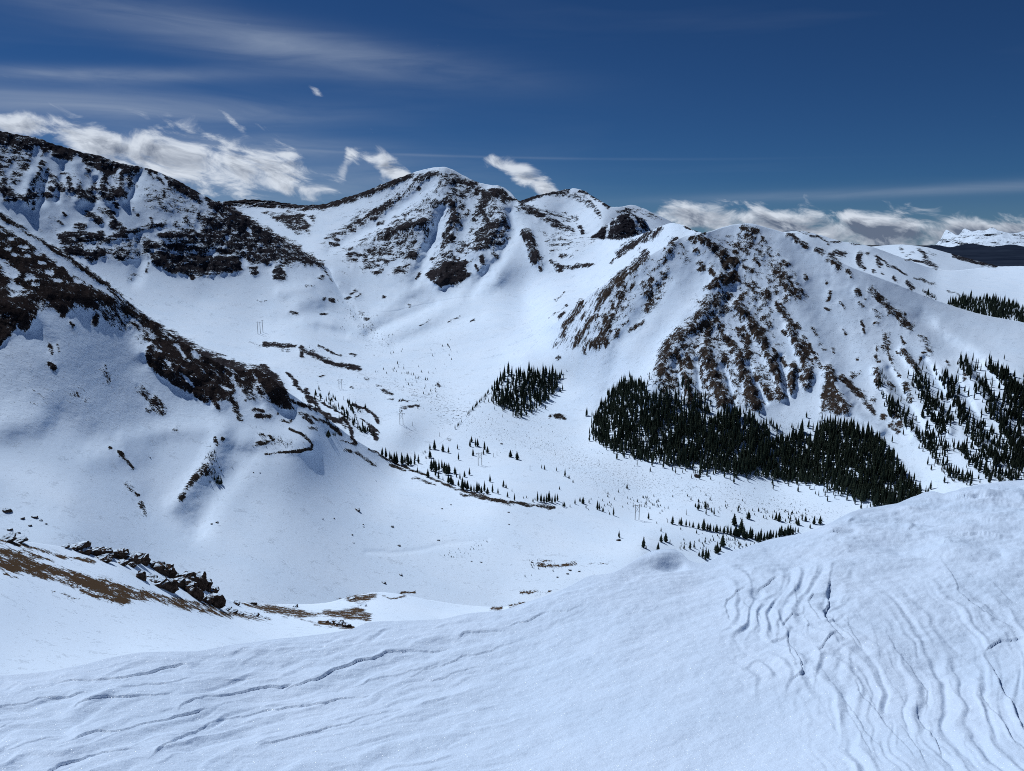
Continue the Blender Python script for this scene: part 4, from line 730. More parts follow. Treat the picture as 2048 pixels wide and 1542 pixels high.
for pts, h, fall in (([(1966,1306),(2001,1281),(2048,1276),(2110,1290)],.040,30),([(1880,1098),(1887,1087),(1905,1089)],.045,12),([(1655,1072),(1672,1066),(1690,1064)],.045,10),([(1688,1050),(1702,1045),(1718,1043)],.05,10),([(1775,1048),(1790,1043),(1806,1043)],.06,10),([(1808,1064),(1825,1060),(1836,1058)],.05,10),([(1620,1125),(1660,1110),(1720,1090)],.012,10),([(1560,1118),(1600,1112),(1650,1118)],.016,8),([(1900,1000),(1940,1003),(1990,1000)],.05,10),([(1940,1040),(1990,1050),(2040,1045)],.04,12),([(1900,1075),(1950,1068),(2010,1075)],.03,12)):
    scarp(pts, h * .45, fall * 1.4, UP, 8.0)
# the scooped lip near the crest, and a few soft swells
hG += 0.05 * np.exp(-(((UG - 1325) / 55) ** 2 + ((VG - 1108) / 14) ** 2)) - 0.055 * np.exp(-(((UG - 1338 - .3 * (VG - 1128)) / 38) ** 2 + ((VG - 1128) / 9) ** 2))
for (cx, cy, ax, ay, d) in ((1690,1062,26,10,.03),(1515,1185,14,9,.02)):
    hG -= d * np.exp(-(((UG - cx) / ax) ** 2 + ((VG - cy) / ay) ** 2) ** 2)
q3 = PG.copy(); q3[..., 2] = 0
c45, s45 = math.cos(math.radians(32)), math.sin(math.radians(32))
al = q3[..., 0] * c45 + q3[..., 1] * s45; ac = -q3[..., 0] * s45 + q3[..., 1] * c45      # along and across the wind
soft = np.clip(RG / 4.0, 0.5, 2.5)
hG += 0.018 * soft * fbm(np.stack([al / 1.4, ac / 0.55, al * 0], -1), 4, .5)
def saw(ph, sharp):
    """0..1 tooth: long rise, short smooth drop"""
    f = ph - np.floor(ph)
    return np.where(f < 1 - sharp, f / (1 - sharp), 0.5 + 0.5 * np.cos(np.pi * (f - 1 + sharp) / sharp))
def drift(weight, ph, sharp, amp, gate):
    global hG
    hG = hG + amp * weight * gate * (saw(ph, sharp) - 0.5)
def gate_noise(a, b, seed, lo=-.15, hi=.45): return sstep(lo, hi, fbm(np.stack([a, b, a * 0 + seed], -1), 3, .5))
wx, wy = UG + 26 * fbm(np.stack([UG / 210, VG / 120, UG * 0 + 1], -1), 3, .5), VG + 20 * fbm(np.stack([UG / 230, VG / 130, UG * 0 + 2], -1), 3, .5)
# left: long lens-shaped drifts rising to the right; the far side of each line stands higher
wl = sstep(1200, 820, UG) * sstep(0, 26, VG - FG_SKY(UG))
e1 = wy + 0.27 * wx
drift(wl, e1 / 62.0, 0.50, 0.0165, gate_noise(wx / 260, e1 / 46, 5.0)); drift(wl, e1 / 27.0 + .4 * fbm(np.stack([UG / 180, VG / 60, UG * 0], -1), 2), 0.34, 0.006, gate_noise(wx / 150, e1 / 24, 6.0))
# right: flowing terraces running down the slope; the left side of each line stands higher
wr = sstep(1560, 1720, UG + .55 * (1542 - VG) * .3) * sstep(1130, 1230, VG)
e2 = wx - 0.52 * (wy - 1150) - 22 * np.sin((wy - 1150) / 62.0 + wx / 160)
drift(wr, e2 / 44.0, 0.52, 0.0130, gate_noise(e2 / 60, wy / 200, 7.0, -.35, .3)); drift(wr, e2 / 21.0 + .3, 0.45, 0.0035, gate_noise(e2 / 40, wy / 120, 8.0))
# the broken block of wind crust in between
wm = sstep(1430, 1500, UG) * sstep(1740, 1650, UG) * sstep(1112, 1150, VG) * sstep(1420, 1290, VG)
e3 = wx - 0.20 * (wy - 1150) + 26 * np.sin((wy - 1120) / 30.0 + wx / 70)
drift(wm, e3 / 38.0, 0.36, 0.015, gate_noise(e3 / 50, wy / 60, 9.0, -.4, .3)); drift(wm, (wy + .3 * wx) / 33.0 + .5 * fbm(np.stack([UG / 60, VG / 40, UG * 0 + 3], -1), 2), 0.30, 0.008, gate_noise(wx / 50, wy / 40, 10.0))
# upper right: low pillows
wu = sstep(1560, 1680, UG) * sstep(1180, 1110, VG)
hG += 0.035 * wu * soft * np.abs(fbm(np.stack([al / 1.2, ac / 0.8, al * 0 + 12], -1), 3, .5))
# middle: almost smooth
wc = sstep(800, 1000, UG) * sstep(1560, 1440, UG)
hG += 0.010 * wc * soft * fbm(np.stack([al / .5, ac / .28, al * 0 + 14], -1), 3, .5)
hG += 0.0035 * soft * fbm(np.stack([al / 0.10, ac / 0.06, al * 0 + 6], -1), 3, .6)
fade = sstep(0, 0.04, 1 - tG)[:, None] * 0.75 + 0.25
PG2 = PG.copy(); PG2[..., 2] += hG * fade
# behind the crest the slope falls away to the near hillside, and farther right to the valley floor
def edge_row(patch, u):
    row = patch.P[0]; return np.stack([np.interp(u, patch.u, row[:, k]) for k in range(3)], -1)
wv = sstep(1150, 1300, uG)[:, None]
T_ = edge_row(PATCH_N, np.minimum(uG, 1300)) * (1 - wv) + edge_row(PATCH_V, uG) * wv
crest = PG2[-1].copy(); bk = []
for dr, dz in ((0.10, 0.02), (0.35, 0.14)):
    q = crest.copy(); hh = np.hypot(q[:, 0], q[:, 1]); q[:, :2] *= (1 + dr / hh)[:, None]; q[:, 2] -= dz + dr * np.abs(q[:, 2]) / hh; bk.append(q)
st_ = bk[-1].copy()
for s_ in (0.006, 0.015, 0.03, 0.06, 0.11, 0.18, 0.28, 0.4, 0.55, 0.7, 0.85, 1.0):
    q = st_ + (T_ - st_) * s_; q[:, 2] -= 0.012 * np.linalg.norm(T_ - st_, axis=1) * s_ * (1 - s_) * 4 * .5 + (1.0 if s_ == 1.0 else 0.0); bk.append(q)
fr = []
for k in (0.6, 0.25, 0.02):
    q = PG2[0].copy(); q[:, :2] *= k; q[:, 2] = q[:, 2] * 0.35 + 0.65 * -1.62; fr.append(q)
PGE = np.concatenate([np.array(fr[::-1]), PG2, np.array(bk)], 0)
# the same ground carried on round the standpoint, from the right edge by the back to the left edge
nx = 120; R0, R1 = PGE[:, -1], PGE[:, 0]
a0 = np.arctan2(R0[:, 0], R0[:, 1]); a1 = np.arctan2(R1[:, 0], R1[:, 1]) + 2 * math.pi
h0, h1 = np.hypot(R0[:, 0], R0[:, 1]), np.hypot(R1[:, 0], R1[:, 1])
ext = []
for k in range(1, nx + 1):
    t_ = k / nx; w_ = float(sstep(0, 1, t_)); az_ = a0 + (a1 - a0) * t_; hr = np.exp(np.log(h0) * (1 - w_) + np.log(h1) * w_); zz = R0[:, 2] * (1 - w_) + R1[:, 2] * w_
    q = np.stack([hr * np.sin(az_), hr * np.cos(az_), zz], -1)
    q[:, 2] += 0.05 * math.sin(math.pi * t_) * np.minimum(1, hr / 2) * fbm(np.stack([q[:, 0] / 1.5, q[:, 1] / 1.5, q[:, 0] * 0 + 3.3], -1), 3)
    ext.append(q)
PGE = np.concatenate([PGE, np.array(ext).transpose(1, 0, 2)], 1)
n_fg = len(fr) + rowsG + 1                                   # rows that belong to the snow crest itself
m_fg, nt, N = mat('foreground_snow')
g_ = N('NewGeometry'); pos = g_.outputs['Position']
n1 = N('TexNoise', ins={'Vector': pos, 'Scale': 1.3, 'Detail': 4.0, 'Roughness': 0.5})
s1 = N('MapRange', ins={0: n1.outputs[0], 1: 0.3, 2: 0.7})
c1 = N('Mix', data_type='RGBA', ins={0: s1.outputs[0], 6: (0.53, 0.66, 0.845, 1), 7: (0.58, 0.70, 0.88, 1)})
n2 = N('TexNoise', ins={'Vector': pos, 'Scale': 130.0, 'Detail': 3.0, 'Roughness': 0.6})
n3 = N('TexNoise', ins={'Vector': pos, 'Scale': 26.0, 'Detail': 4.0, 'Roughness': 0.6})
hh = N('Math', operation='MULTIPLY_ADD', ins={0: n3.outputs[0], 1: 2.2, 2: n2.outputs[0]})
bm_ = N('Bump', ins={'Strength': 0.36, 'Distance': 0.006, 'Height': hh.outputs[0]})
df = N('BsdfPrincipled', ins={'Base Color': c1.outputs[2], 'Roughness': 0.6, 'Normal': bm_.outputs[0]})
df.inputs['Specular IOR Level'].default_value = 0.2
# ice grains: each tiny cell is a facet with its own tilt
vo = N('TexVoronoi', ins={'Vector': pos, 'Scale': 700.0})
cv = N('VectorMath', operation='SUBTRACT', ins={0: vo.outputs['Color'], 1: (0.5, 0.5, 0.5)})
cs = N('VectorMath', operation='SCALE', ins={0: cv.outputs[0], 'Scale': 1.9})
ad = N('VectorMath', operation='ADD', ins={0: g_.outputs['Normal'], 1: cs.outputs[0]})
nn = N('VectorMath', operation='NORMALIZE', ins={0: ad.outputs[0]})
gl = N('BsdfGlossy', ins={'Color': (1, 1, 1, 1), 'Roughness': 0.22, 'Normal': nn.outputs[0]})
mx = N('MixShader', ins={0: 0.012, 1: df.outputs[0], 2: gl.outputs[0]})
N('OutputMaterial', ins={0: mx.outputs[0]})
rr, cc = np.mgrid[0:n_fg, 0:PGE.shape[1] - 1]
structure(grid_mesh('foreground_snow', PGE, {}, np.stack([rr.ravel(), cc.ravel()], -1), m_fg), 'wind-carved snow crest with sastrugi in the foreground')
rr, cc = np.mgrid[n_fg:PGE.shape[0] - 1, 0:PGE.shape[1] - 1]
structure(grid_mesh('snow_slope', PGE, {}, np.stack([rr.ravel(), cc.ravel()], -1), M_NEAR), 'snow slope falling away behind the foreground crest')
# ------------------------------------------------------------------ small builders
def simple_mat(name, a, b, scale=3.0, rough=0.85):
    m, nt, N = mat(name)
    tc = N('TexCoord'); n = N('TexNoise', ins={'Vector': tc.outputs['Object'], 'Scale': scale, 'Detail': 4.0, 'Roughness': 0.65})
    r = N('MapRange', ins={0: n.outputs[0], 1: 0.35, 2: 0.65})
    oi = N('ObjectInfo'); rv = N('MapRange', ins={0: oi.outputs['Random'], 3: 0.75, 4: 1.25})
    c = N('Mix', data_type='RGBA', ins={0: r.outputs[0], 6: a, 7: b})
    hs = N('HueSaturation', ins={'Color': c.outputs[2], 'Value': rv.outputs[0]})
    bs = N('BsdfPrincipled', ins={'Base Color': hs.outputs[0], 'Roughness': rough}); bs.inputs['Specular IOR Level'].default_value = 0.04
    N('OutputMaterial', ins={0: bs.outputs[0]})
    return m
M_NEEDLE = simple_mat('spruce_needles', (0.011, 0.018, 0.014, 1), (0.028, 0.036, 0.024, 1), 0.8)
M_BARK = simple_mat('spruce_bark', (0.045, 0.035, 0.028, 1), (0.08, 0.065, 0.05, 1), 2.0)
M_POLE = simple_mat('weathered_pole_wood', (0.10, 0.09, 0.085, 1), (0.20, 0.18, 0.165, 1), 1.5)
M_STEEL = simple_mat('grey_insulators', (0.18, 0.17, 0.17, 1), (0.28, 0.27, 0.26, 1), 2.0, 0.5)
def rock_mat(name, a, b):
    m, nt, N = mat(name)
    g = N('NewGeometry'); pos = g.outputs['Position']
    n = N('TexNoise', ins={'Vector': pos, 'Scale': 1.1, 'Detail': 7.0, 'Roughness': 0.7})
    r = N('MapRange', ins={0: n.outputs[0], 1: 0.36, 2: 0.64})
    c = N('Mix', data_type='RGBA', ins={0: r.outputs[0], 6: a, 7: b})
    sx = N('SeparateXYZ', ins={0: g.outputs['Normal']})
    n2 = N('TexNoise', ins={'Vector': pos, 'Scale': 1.6, 'Detail': 5.0, 'Roughness': 0.7})
    up = N('Math', operation='MULTIPLY_ADD', ins={0: n2.outputs[0], 1: 0.9, 2: sx.outputs['Z']})
    sn = N('MapRange', interpolation_type='SMOOTHSTEP', ins={0: up.outputs[0], 1: 1.30, 2: 1.40})
    c2 = N('Mix', data_type='RGBA', ins={0: sn.outputs[0], 6: c.outputs[2], 7: SNOW_A})
    v = N('TexVoronoi', ins={'Vector': pos, 'Scale': 0.8})
    hsum = N('Math', operation='MULTIPLY_ADD', ins={0: v.outputs['Distance'], 1: 0.8, 2: n.outputs[0]})
    bmp = N('Bump', ins={'Strength': 0.9, 'Distance': 0.5, 'Height': hsum.outputs[0]})
    bs = N('BsdfDiffuse', ins={'Color': c2.outputs[2], 'Normal': bmp.outputs[0]})
    N('OutputMaterial', ins={0: bs.outputs[0]})
    return m
M_CRAG = rock_mat('crag_rock', (0.026, 0.018, 0.015, 1), (0.080, 0.053, 0.041, 1))
M_STONE = rock_mat('boulder_rock', (0.035, 0.028, 0.024, 1), (0.085, 0.066, 0.055, 1))
def thing(name, label, cat, loc=(0, 0, 0), rotz=0.0, group=None):
    o = bpy.data.objects.new(name, None); link(o); o.location = loc; o.rotation_euler = (0, 0, rotz); o.empty_display_size = 0.5
    o['label'] = label; o['category'] = cat
    if group: o['group'] = group
    return o
def tag(o, label, cat, group=None, kind=None):
    o['label'] = label
    if cat: o['category'] = cat
    if group: o['group'] = group
    if kind: o['kind'] = kind
    return o
def mesh_of(name, vs, fs, m, smooth=False):
    me = bpy.data.meshes.new(name); me.from_pydata([tuple(map(float, v)) for v in vs], [], [tuple(int(i) for i in f) for f in fs]); me.materials.append(m)
    if smooth: me.polygons.foreach_set('use_smooth', [True] * len(me.polygons))
    me.update(); return me
def put(name, me, parent=None, loc=(0, 0, 0), rot=(0, 0, 0), scale=(1, 1, 1)):
    o = bpy.data.objects.new(name, me); link(o); o.parent = parent; o.location = loc; o.rotation_euler = rot; o.scale = scale
    return o
_ones = 'first second third fourth fifth sixth seventh eighth ninth tenth eleventh twelfth thirteenth fourteenth fifteenth sixteenth seventeenth eighteenth nineteenth'.split()
def nth(i):
    if i < 19: return _ones[i]
    t, o = divmod(i + 1, 10); w = {2: 'twent', 3: 'thirt', 4: 'fort', 5: 'fift'}[t]
    return w + 'ieth' if o == 0 else w + 'y-' + _ones[o - 1]
# ------------------------------------------------------------------ conifers (unit height, scaled per tree)
def crown_data(seed, tiers, blades, width, n=7):
    R_ = random.Random(seed); vs, fs = [], []
    # a ragged inner body keeps the crown dark and closed
    rings = [(0.07, .34), (0.20, .62), (0.42, .50), (0.65, .30), (0.86, .11)]
    for (z, k) in rings:
        for i in range(n):
            a = 2 * math.pi * i / n; rr = width * k * R_.uniform(.75, 1.15); vs.append((rr * math.cos(a), rr * math.sin(a), z + R_.uniform(-.02, .02)))
    for j in range(len(rings) - 1):
        for i in range(n): fs.append((j * n + i, j * n + (i + 1) % n, (j + 1) * n + (i + 1) % n, (j + 1) * n + i))
    vs.append((0, 0, 1.0)); top = len(vs) - 1
    for i in range(n): fs.append(((len(rings) - 1) * n + i, (len(rings) - 1) * n + (i + 1) % n, top))
    for t in range(tiers):
        f = t / (tiers - 1.0); z = 0.10 + 0.84 * f ** 0.92
        rad = width * (1 - f) ** 0.78 * (0.72 if t == 0 else 1.0) + 0.012
        for i in range(blades):
            if R_.random() < 0.10: continue
            a = 2 * math.pi * (i + R_.uniform(-.35, .35)) / blades + t * 0.9
            L = rad * R_.uniform(0.72, 1.22); w = L * R_.uniform(.22, .40) + .006; dr = L * R_.uniform(.15, .5)
            ca, sa = math.cos(a), math.sin(a); b = len(vs); z0 = z + R_.uniform(-.02, .02)
            vs += [(0, 0, z0 + .025), (ca * L * .55 - sa * w, sa * L * .55 + ca * w, z0 - dr * .45), (ca * L, sa * L, z0 - dr), (ca * L * .55 + sa * w, sa * L * .55 - ca * w, z0 - dr * .45)]
            fs += [(b, b + 1, b + 2), (b, b + 2, b + 3)]
    return vs, fs
def trunk_data(w=0.016):
    vs, fs = [], []
    for z, k in ((-.06, 1.2), (.12, 1.0), (.55, .6), (.97, .12)):
        for i in range(6): a = math.pi * i / 3; vs.append((w * k * math.cos(a), w * k * math.sin(a), z))
    for j in range(3):
        for i in range(6): fs.append((j * 6 + i, j * 6 + (i + 1) % 6, (j + 1) * 6 + (i + 1) % 6, (j + 1) * 6 + i))
    return vs, fs
CROWNS = [crown_data(11 + k, 9, 8, w) for k, w in enumerate((.17, .20, .14, .23, .18, .13))]
CROWN_ME = [mesh_of('crown', v, f, M_NEEDLE) for v, f in CROWNS]
TRUNK_ME = mesh_of('trunk', *trunk_data(), M_BARK)
LOW = [crown_data(51 + k, 6, 5, w, 5) for k, w in enumerate((.13, .18, .11, .21, .16))]
def conifer(P, h, label, group, name='spruce_tree', wide=1.0):
    t = thing(name, label, 'tree', tuple(P), random.uniform(0, 6.28), group)
    k = random.randrange(len(CROWN_ME)); s = (h * wide, h * wide, h)
    put('crown', CROWN_ME[k], t, scale=s); put('trunk', TRUNK_ME, t, scale=(h, h, h))
    return t
def px2m(P, px): return px * float(np.hypot(P[0], P[1])) / FPX
class Mass:
    """many small plants joined into one mass"""
    def __init__(self): self.v, self.f, self.n = [], [], 0
    def add(self, data, P, s, sw=1.0):
        a = random.uniform(0, 6.28); ca, sa = math.cos(a), math.sin(a)
        v = np.array(data[0]); x = v[:, 0] * ca - v[:, 1] * sa; y = v[:, 0] * sa + v[:, 1] * ca
        self.v.append(np.stack([x * s * sw + P[0], y * s * sw + P[1], v[:, 2] * s + P[2]], -1))
        self.f += [tuple(i + self.n for i in q) for q in data[1]]; self.n += len(v)
    def build(self, name, m):
        return link(bpy.data.objects.new(name, mesh_of(name, np.concatenate(self.v), self.f, m)))
# --- isolated trees and tree rows in the valley: photo x, photo y of the foot, height in photo pixels
ROAD_ROW = [(765,882,16),(772,889,18),(794,897,22),(789,896,18),(780,907,17),(784,908,14),(804,912,22),(815,911,16),(806,921,16),(810,925,14),(817,931,19),(822,930,16),(830,920,15),(829,929,13),(837,927,18),(835,946,13),(856,955,17),(812,934,8)]
FLOOR_LONE = [(860,916,15),(869,899,18),(886,903,15),(897,906,11),(860,896,10),(917,920,15),(946,911,12),(940,893,13),(943,884,10),(951,893,16),(955,893,15),(969,899,15),(967,909,11),(975,906,14),(1021,914,13),(1034,919,16),(915,898,9),(850,897,5),(846,895,5),(852,917,6),(1130,953,15),(1138,957,7),(1113,942,8),(1089,939,9),(1083,937,8),(1254,977,9),(1146,965,6),(1119,979,7),(1316,1003,6),(765,853,9),(763,842,11)]
CLUSTER = [(863,942,24),(868,938,20),(872,945,22),(878,942,20),(884,938,19),(889,945,20),(894,950,22),(898,946,18),(871,952,12),(877,957,14),(886,961,8),(897,966,18),(902,968,18),(906,970,14),(910,948,14),(913,955,10),(920,959,14),(929,954,12),(939,950,14),(917,972,12),(925,979,22),(930,975,16),(935,980,18),(942,983,14),(948,984,13),(954,985,20),(958,982,16),(963,986,14),(969,983,20),(975,988,12),(985,985,16),(996,988,12),(980,964,16),(1007,974,13),(1012,976,8),(1015,994,10),(1029,1001,14),(1024,983,6)]
ROADSIDE = [(1075,1003,20),(1082,1004,16),(1088,1005,14),(1093,1006,17),(1098,1004,20),(1104,1006,14),(1110,1005,18),(1115,1002,14),(1066,1004,8),(1070,1000,6),(1126,1014,11),(1129,1013,9),(1047,997,5),(1053,996,5),(1150,1008,10),(1160,1003,9),(1166,1007,14),(1178,1006,8),(1195,1019,17),(1199,1020,14),(1206,1023,10),(1219,1029,5),(1227,1031,16),(1172,1016,7),(1140,1014,6),(1297,1038,13)]
NEAR_LONE = [(1238,1075,14),(1287,1095,22),(1292,1098,8),(1316,1102,18),(1322,1084,16),(1331,1083,17),(1340,1085,6),(1322,1063,9),(1380,1098,16),(1388,1096,12),(1360,1098,7),(1368,1098,9),(1405,1116,22),(1411,1120,24),(1416,1117,18),(1398,1112,10),(1445,1093,24),(1434,1106,18),(1430,1100,10),(1440,1102,12),(1410,1086,10),(1398,1083,6),(1470,1082,6),(1478,1096,12)]
BENCH = [(1396,1020,14),(1399,1016,10),(1391,1014,8),(1411,1017,15),(1416,1016,9),(1412,1029,12),(1428,1030,14),(1397,1004,6),(1382,1000,6),(1420,1000,6),(1476,1024,13),(1496,1038,14),(1499,1038,12),(1517,1023,9),(1545,1038,12),(1552,1040,14),(1558,1042,16),(1581,1040,10),(1604,1041,13),(1611,1042,11),(1628,1048,14),(1640,1048,15),(1592,1048,12),(1596,1050,13),(1620,1056,8),(1530,1026,5),(1577,1030,5),(1455,1012,5)]
GROVE_ROW = [(1345,1048,16),(1358,1050,13),(1362,1050,14),(1372,1052,13),(1379,1053,12),(1386,1055,12),(1393,1067,9),(1397,1058,13),(1407,1059,22),(1415,1061,14),(1420,1062,14),(1427,1063,13),(1433,1064,14),(1440,1065,13),(1448,1066,12),(1455,1068,17),(1461,1071,17),(1467,1071,14),(1471,1073,22),(1477,1074,16),(1482,1068,28),(1487,1076,22),(1468,1050,20),(1493,1078,16),(1500,1076,22),(1504,1077,20),(1511,1080,16),(1516,1083,20),(1521,1082,24),(1528,1083,18),(1534,1079,16),(1540,1080,18),(1546,1076,14),(1552,1078,16),(1558,1074,18),(1562,1072,20),(1569,1072,16),(1575,1070,20),(1580,1070,18),(1585,1068,14),(1590,1066,12),(1596,1065,10),(1435,1072,5),(1520,1088,12)]
for lst, lab, grp in ((ROAD_ROW, '%s spruce from the left beyond the road at the toe of the rocky spur', 'spruces at the toe of the rocky spur'),
                      (FLOOR_LONE, '%s lone spruce from the left on the open valley floor', 'lone spruces on the open valley floor'),
                      (CLUSTER, '%s spruce from the left in the loose row below the road bend', 'spruces below the bend of the road'),
                      (ROADSIDE, '%s small spruce from the left along the road towards the tallest pylon', 'small spruces along the valley road'),
                      (NEAR_LONE, '%s spruce from the left just beyond the lip of the foreground snow', 'spruces just beyond the snow lip'),
                      (BENCH, '%s scattered spruce from the left above the dense row behind the crest', 'scattered spruces above the dense row'),
                      (GROVE_ROW, '%s spruce from the left in the dense row behind the snow crest', 'spruces of the dense row')):
    for i, (u, v, h) in enumerate(sorted(lst)):
        P = PATCH_V.ground(u, v)
        conifer(P, px2m(P, h * random.uniform(1.15, 1.35)), lab % nth(i), grp, wide=random.uniform(1.0, 1.45))
n_single = sum(map(len, (ROAD_ROW, FLOOR_LONE, CLUSTER, ROADSIDE, NEAR_LONE, BENCH, GROVE_ROW)))
# --- forests: candidates inside outlines or along ribs
def in_poly(u, v, pg): return bool(inside(pg, np.array([u]), np.array([v]))[0])
GAPN = fbm(np.stack([*np.meshgrid(np.arange(300) / 12., np.arange(300) / 9., indexing='ij'), np.full((300, 300), 2.2)], -1), 2)
def gap(a, b): return float(GAPN[int(a / 3) % 300, int(b / 3) % 300])
def fill(pg, sp, h, keep=1.0, jit=.5):
    p = np.array(pg); out = []
    y = p[:, 1].min()
    while y < p[:, 1].max():
        x = p[:, 0].min() + random.uniform(0, sp)
        while x < p[:, 0].max():
            a, b = x + random.uniform(-jit, jit) * sp, y + random.uniform(-jit, jit) * sp
            a += 6 * gap(b, a); b += 6 * gap(a, b)
            if in_poly(a, b, pg) and random.random() < keep * (0.40 if gap(a * 1.7, b * 2.6) > .34 else 1) * (.55 if (b < 835 and 1285 < a < 1450 and gap(a * 2.3, b * .8) > -.1) else 1): out.append((a, b, h * random.choice((.5, .65, .8, .9, 1.0, 1.0, 1.15, 1.35)) * random.uniform(.85, 1.1) * (1 + .3 * gap(a, b))))
            x += sp
        y += sp * .82
    return out
def along(pts, w, n, h):
    out = []; p = np.array(pts, float); seg = np.hypot(*np.diff(p, axis=0).T); cum = np.concatenate([[0], np.cumsum(seg)])
    for _ in range(n):
        d = random.uniform(0, cum[-1]); x = np.interp(d, cum, p[:, 0]); y = np.interp(d, cum, p[:, 1])
        k = 1.0 if random.random() < .8 else 2.4
        out.append((x + random.gauss(0, w * 1.15) * k, y + random.gauss(0, w) * k, h * random.choice((.5, .7, .85, 1.0, 1.0, 1.2)) * random.uniform(.85, 1.15)))
    return out
big = fill([(1182,868),(1190,835),(1205,808),(1232,782),(1262,766),(1286,768),(1300,800),(1330,800),(1350,800),(1375,815),(1402,812),(1425,832),(1462,828),(1500,838),(1532,860),(1545,884),(1575,880),(1600,872),(1625,890),(1634,858),(1655,846),(1700,856),(1755,876),(1786,912),(1800,942),(1822,968),(1842,992),(1856,1004),(1800,1018),(1745,1014),(1700,996),(1660,978),(1620,968),(1560,962),(1500,953),(1430,944),(1370,938),(1300,926),(1240,908),(1200,893)], 4.3, 21, .95)
big += along([(1230,905),(1300,928),(1400,948),(1500,958),(1600,972),(1700,1000),(1745,1016)], 5, 60, 15) + along([(1310,770),(1325,785),(1350,790)], 8, 26, 16) + along([(1370,760),(1382,810)], 6, 20, 17) + along([(1398,790),(1420,815)], 5, 10, 16) + along([(1535,845),(1565,868)], 4, 14, 15) + [(1603,866,30),(1600,868,22),(1586,872,24)]
edge_ = [(1182,868),(1190,835),(1205,808),(1232,782),(1262,766),(1286,768),(1300,800),(1350,800),(1402,812),(1462,828),(1500,838),(1545,884),(1600,872),(1634,858),(1700,856),(1755,876),(1800,942),(1856,1004),(1800,1018),(1700,996),(1620,968),(1500,953),(1370,938),(1240,908),(1182,868)]
big += along(edge_, 7, 260, 16)
right = []
for pts, w, n, h in (([(1925,728),(1960,775),(1992,835),(2022,885),(2060,930)],6,110,18),([(1975,732),(2020,772),(2060,815)],5,60,18),([(1880,752),(1906,795),(1932,852),(1962,902),(1992,930)],5.5,100,17),([(1832,748),(1852,800),(1872,850),(1888,866)],6,75,17),([(1768,790),(1790,818),(1812,835)],4,18,15),([(1838,868),(1872,912),(1900,952),(1945,968)],6,60,17),([(1850,872),(1890,900)],5,20,16),([(1912,892),(1950,930),(1985,955),(2040,962)],7,60,17),([(1950,850),(2000,915),(2060,960)],9,90,18),([(2000,790),(2060,870)],9,60,18),([(2010,880),(2060,940)],10,50,18),([(1765,745),(1760,790)],3,8,13),([(1780,800),(1785,835)],3,14,16),([(1800,820),(1828,862)],5,26,15),([(2060,740),(2200,830)],12,80,18),([(2060,900),(2250,960)],20,120,18),([(2060,830),(2250,900)],16,90,18),([(1800,965),(1850,1000)],3,8,12),([(1990,740),(2045,790)],4,24,16),([(1870,800),(1900,850)],5,26,16)):
    right += along(pts, w, int(n * 2.4), h * .92)
grove = fill([(992,762),(1010,748),(1052,744),(1102,742),(1122,756),(1112,786),(1092,806),(1062,826),(1042,840),(1012,820),(985,808),(980,790)], 5.3, 21, .95) + [(920,759,9),(923,769,8),(946,742,9),(948,750,11),(958,751,7),(966,739,8),(971,741,7),(975,746,10),(936,758,8),(952,760,8),(942,763,7),(960,768,10),(975,765,10),(968,775,8),(985,782,10),(1005,758,14),(990,768,12),(944,805,8),(1005,835,8)] + along([(925,762),(985,775)], 11, 34, 9) + along([(1000,760),(1120,752),(1110,790),(1045,838),(1000,815),(985,780)], 6, 60, 14) + along([(970,800),(1000,815)], 5, 12, 10)
def place(lst, patch):
    out = []
    for (u, v, h) in lst:
        P = patch.ground(u, v); out.append((px2m(P, h), u, v, P))
    return out
PB, PR_, PG_ = place(big, PATCH_V), place(right, PATCH_V), place(grove, PATCH_V)
room = 296 - n_single
def front(lst, k):                                          # the ones that show whole: tall and low on the slope
    return set(sorted(range(len(lst)), key=lambda i: -(lst[i][2] * 0.05 + lst[i][0] * 1.6))[:k])
for lst, share, lab, grp, masslab in ((PB, .52, 'dark spruce at the lower edge of the large forest under the snowy mountain', 'spruces edging the large forest', 'dense dark spruce forest filling the foot of the snowy mountain'),
                             (PR_, .30, 'dark spruce on the snow ribs at the right edge above the snow crest', 'spruces on the right-hand ribs', 'strips of dark spruces climbing the snow ribs at the right edge'),
                             (PG_, .18, 'dark spruce in the small grove in the middle of the valley', 'spruces of the small grove', 'small dense spruce grove in the middle of the valley')):
    k = int(room * share)
    fs_ = front([q for q in lst if True], k) if grp != 'x' else set()
    ms = Mass()
    for i, (h, u, v, P) in enumerate(lst):
        if i in fs_ and u < 2046: conifer(P, h, lab, grp, wide=random.uniform(.8, 1.15))
        else: ms.add(LOW[i % 5], P, h, random.uniform(.8, 1.15))
    tag(ms.build('forest', M_NEEDLE), masslab, 'forest', kind='stuff')
ms = Mass()
for (u, v, h) in fill([(1893,612),(1915,602),(1945,598),(1990,603),(2048,616),(2200,652),(2200,690),(2048,652),(1960,634),(1900,616)], 3.1, 12, .97) + along([(1850,590),(1880,597)], 2, 10, 9):
    P = PATCH_R.ground(u, min(v, float(RM_SKY(u)) + 6)); ms.add(LOW[random.randrange(5)], P, px2m(P, h * random.uniform(.7, 1.2)))
tag(ms.build('forest', M_NEEDLE), 'dark belt of spruces on the plateau behind the snowy mountain', 'forest', kind='stuff')
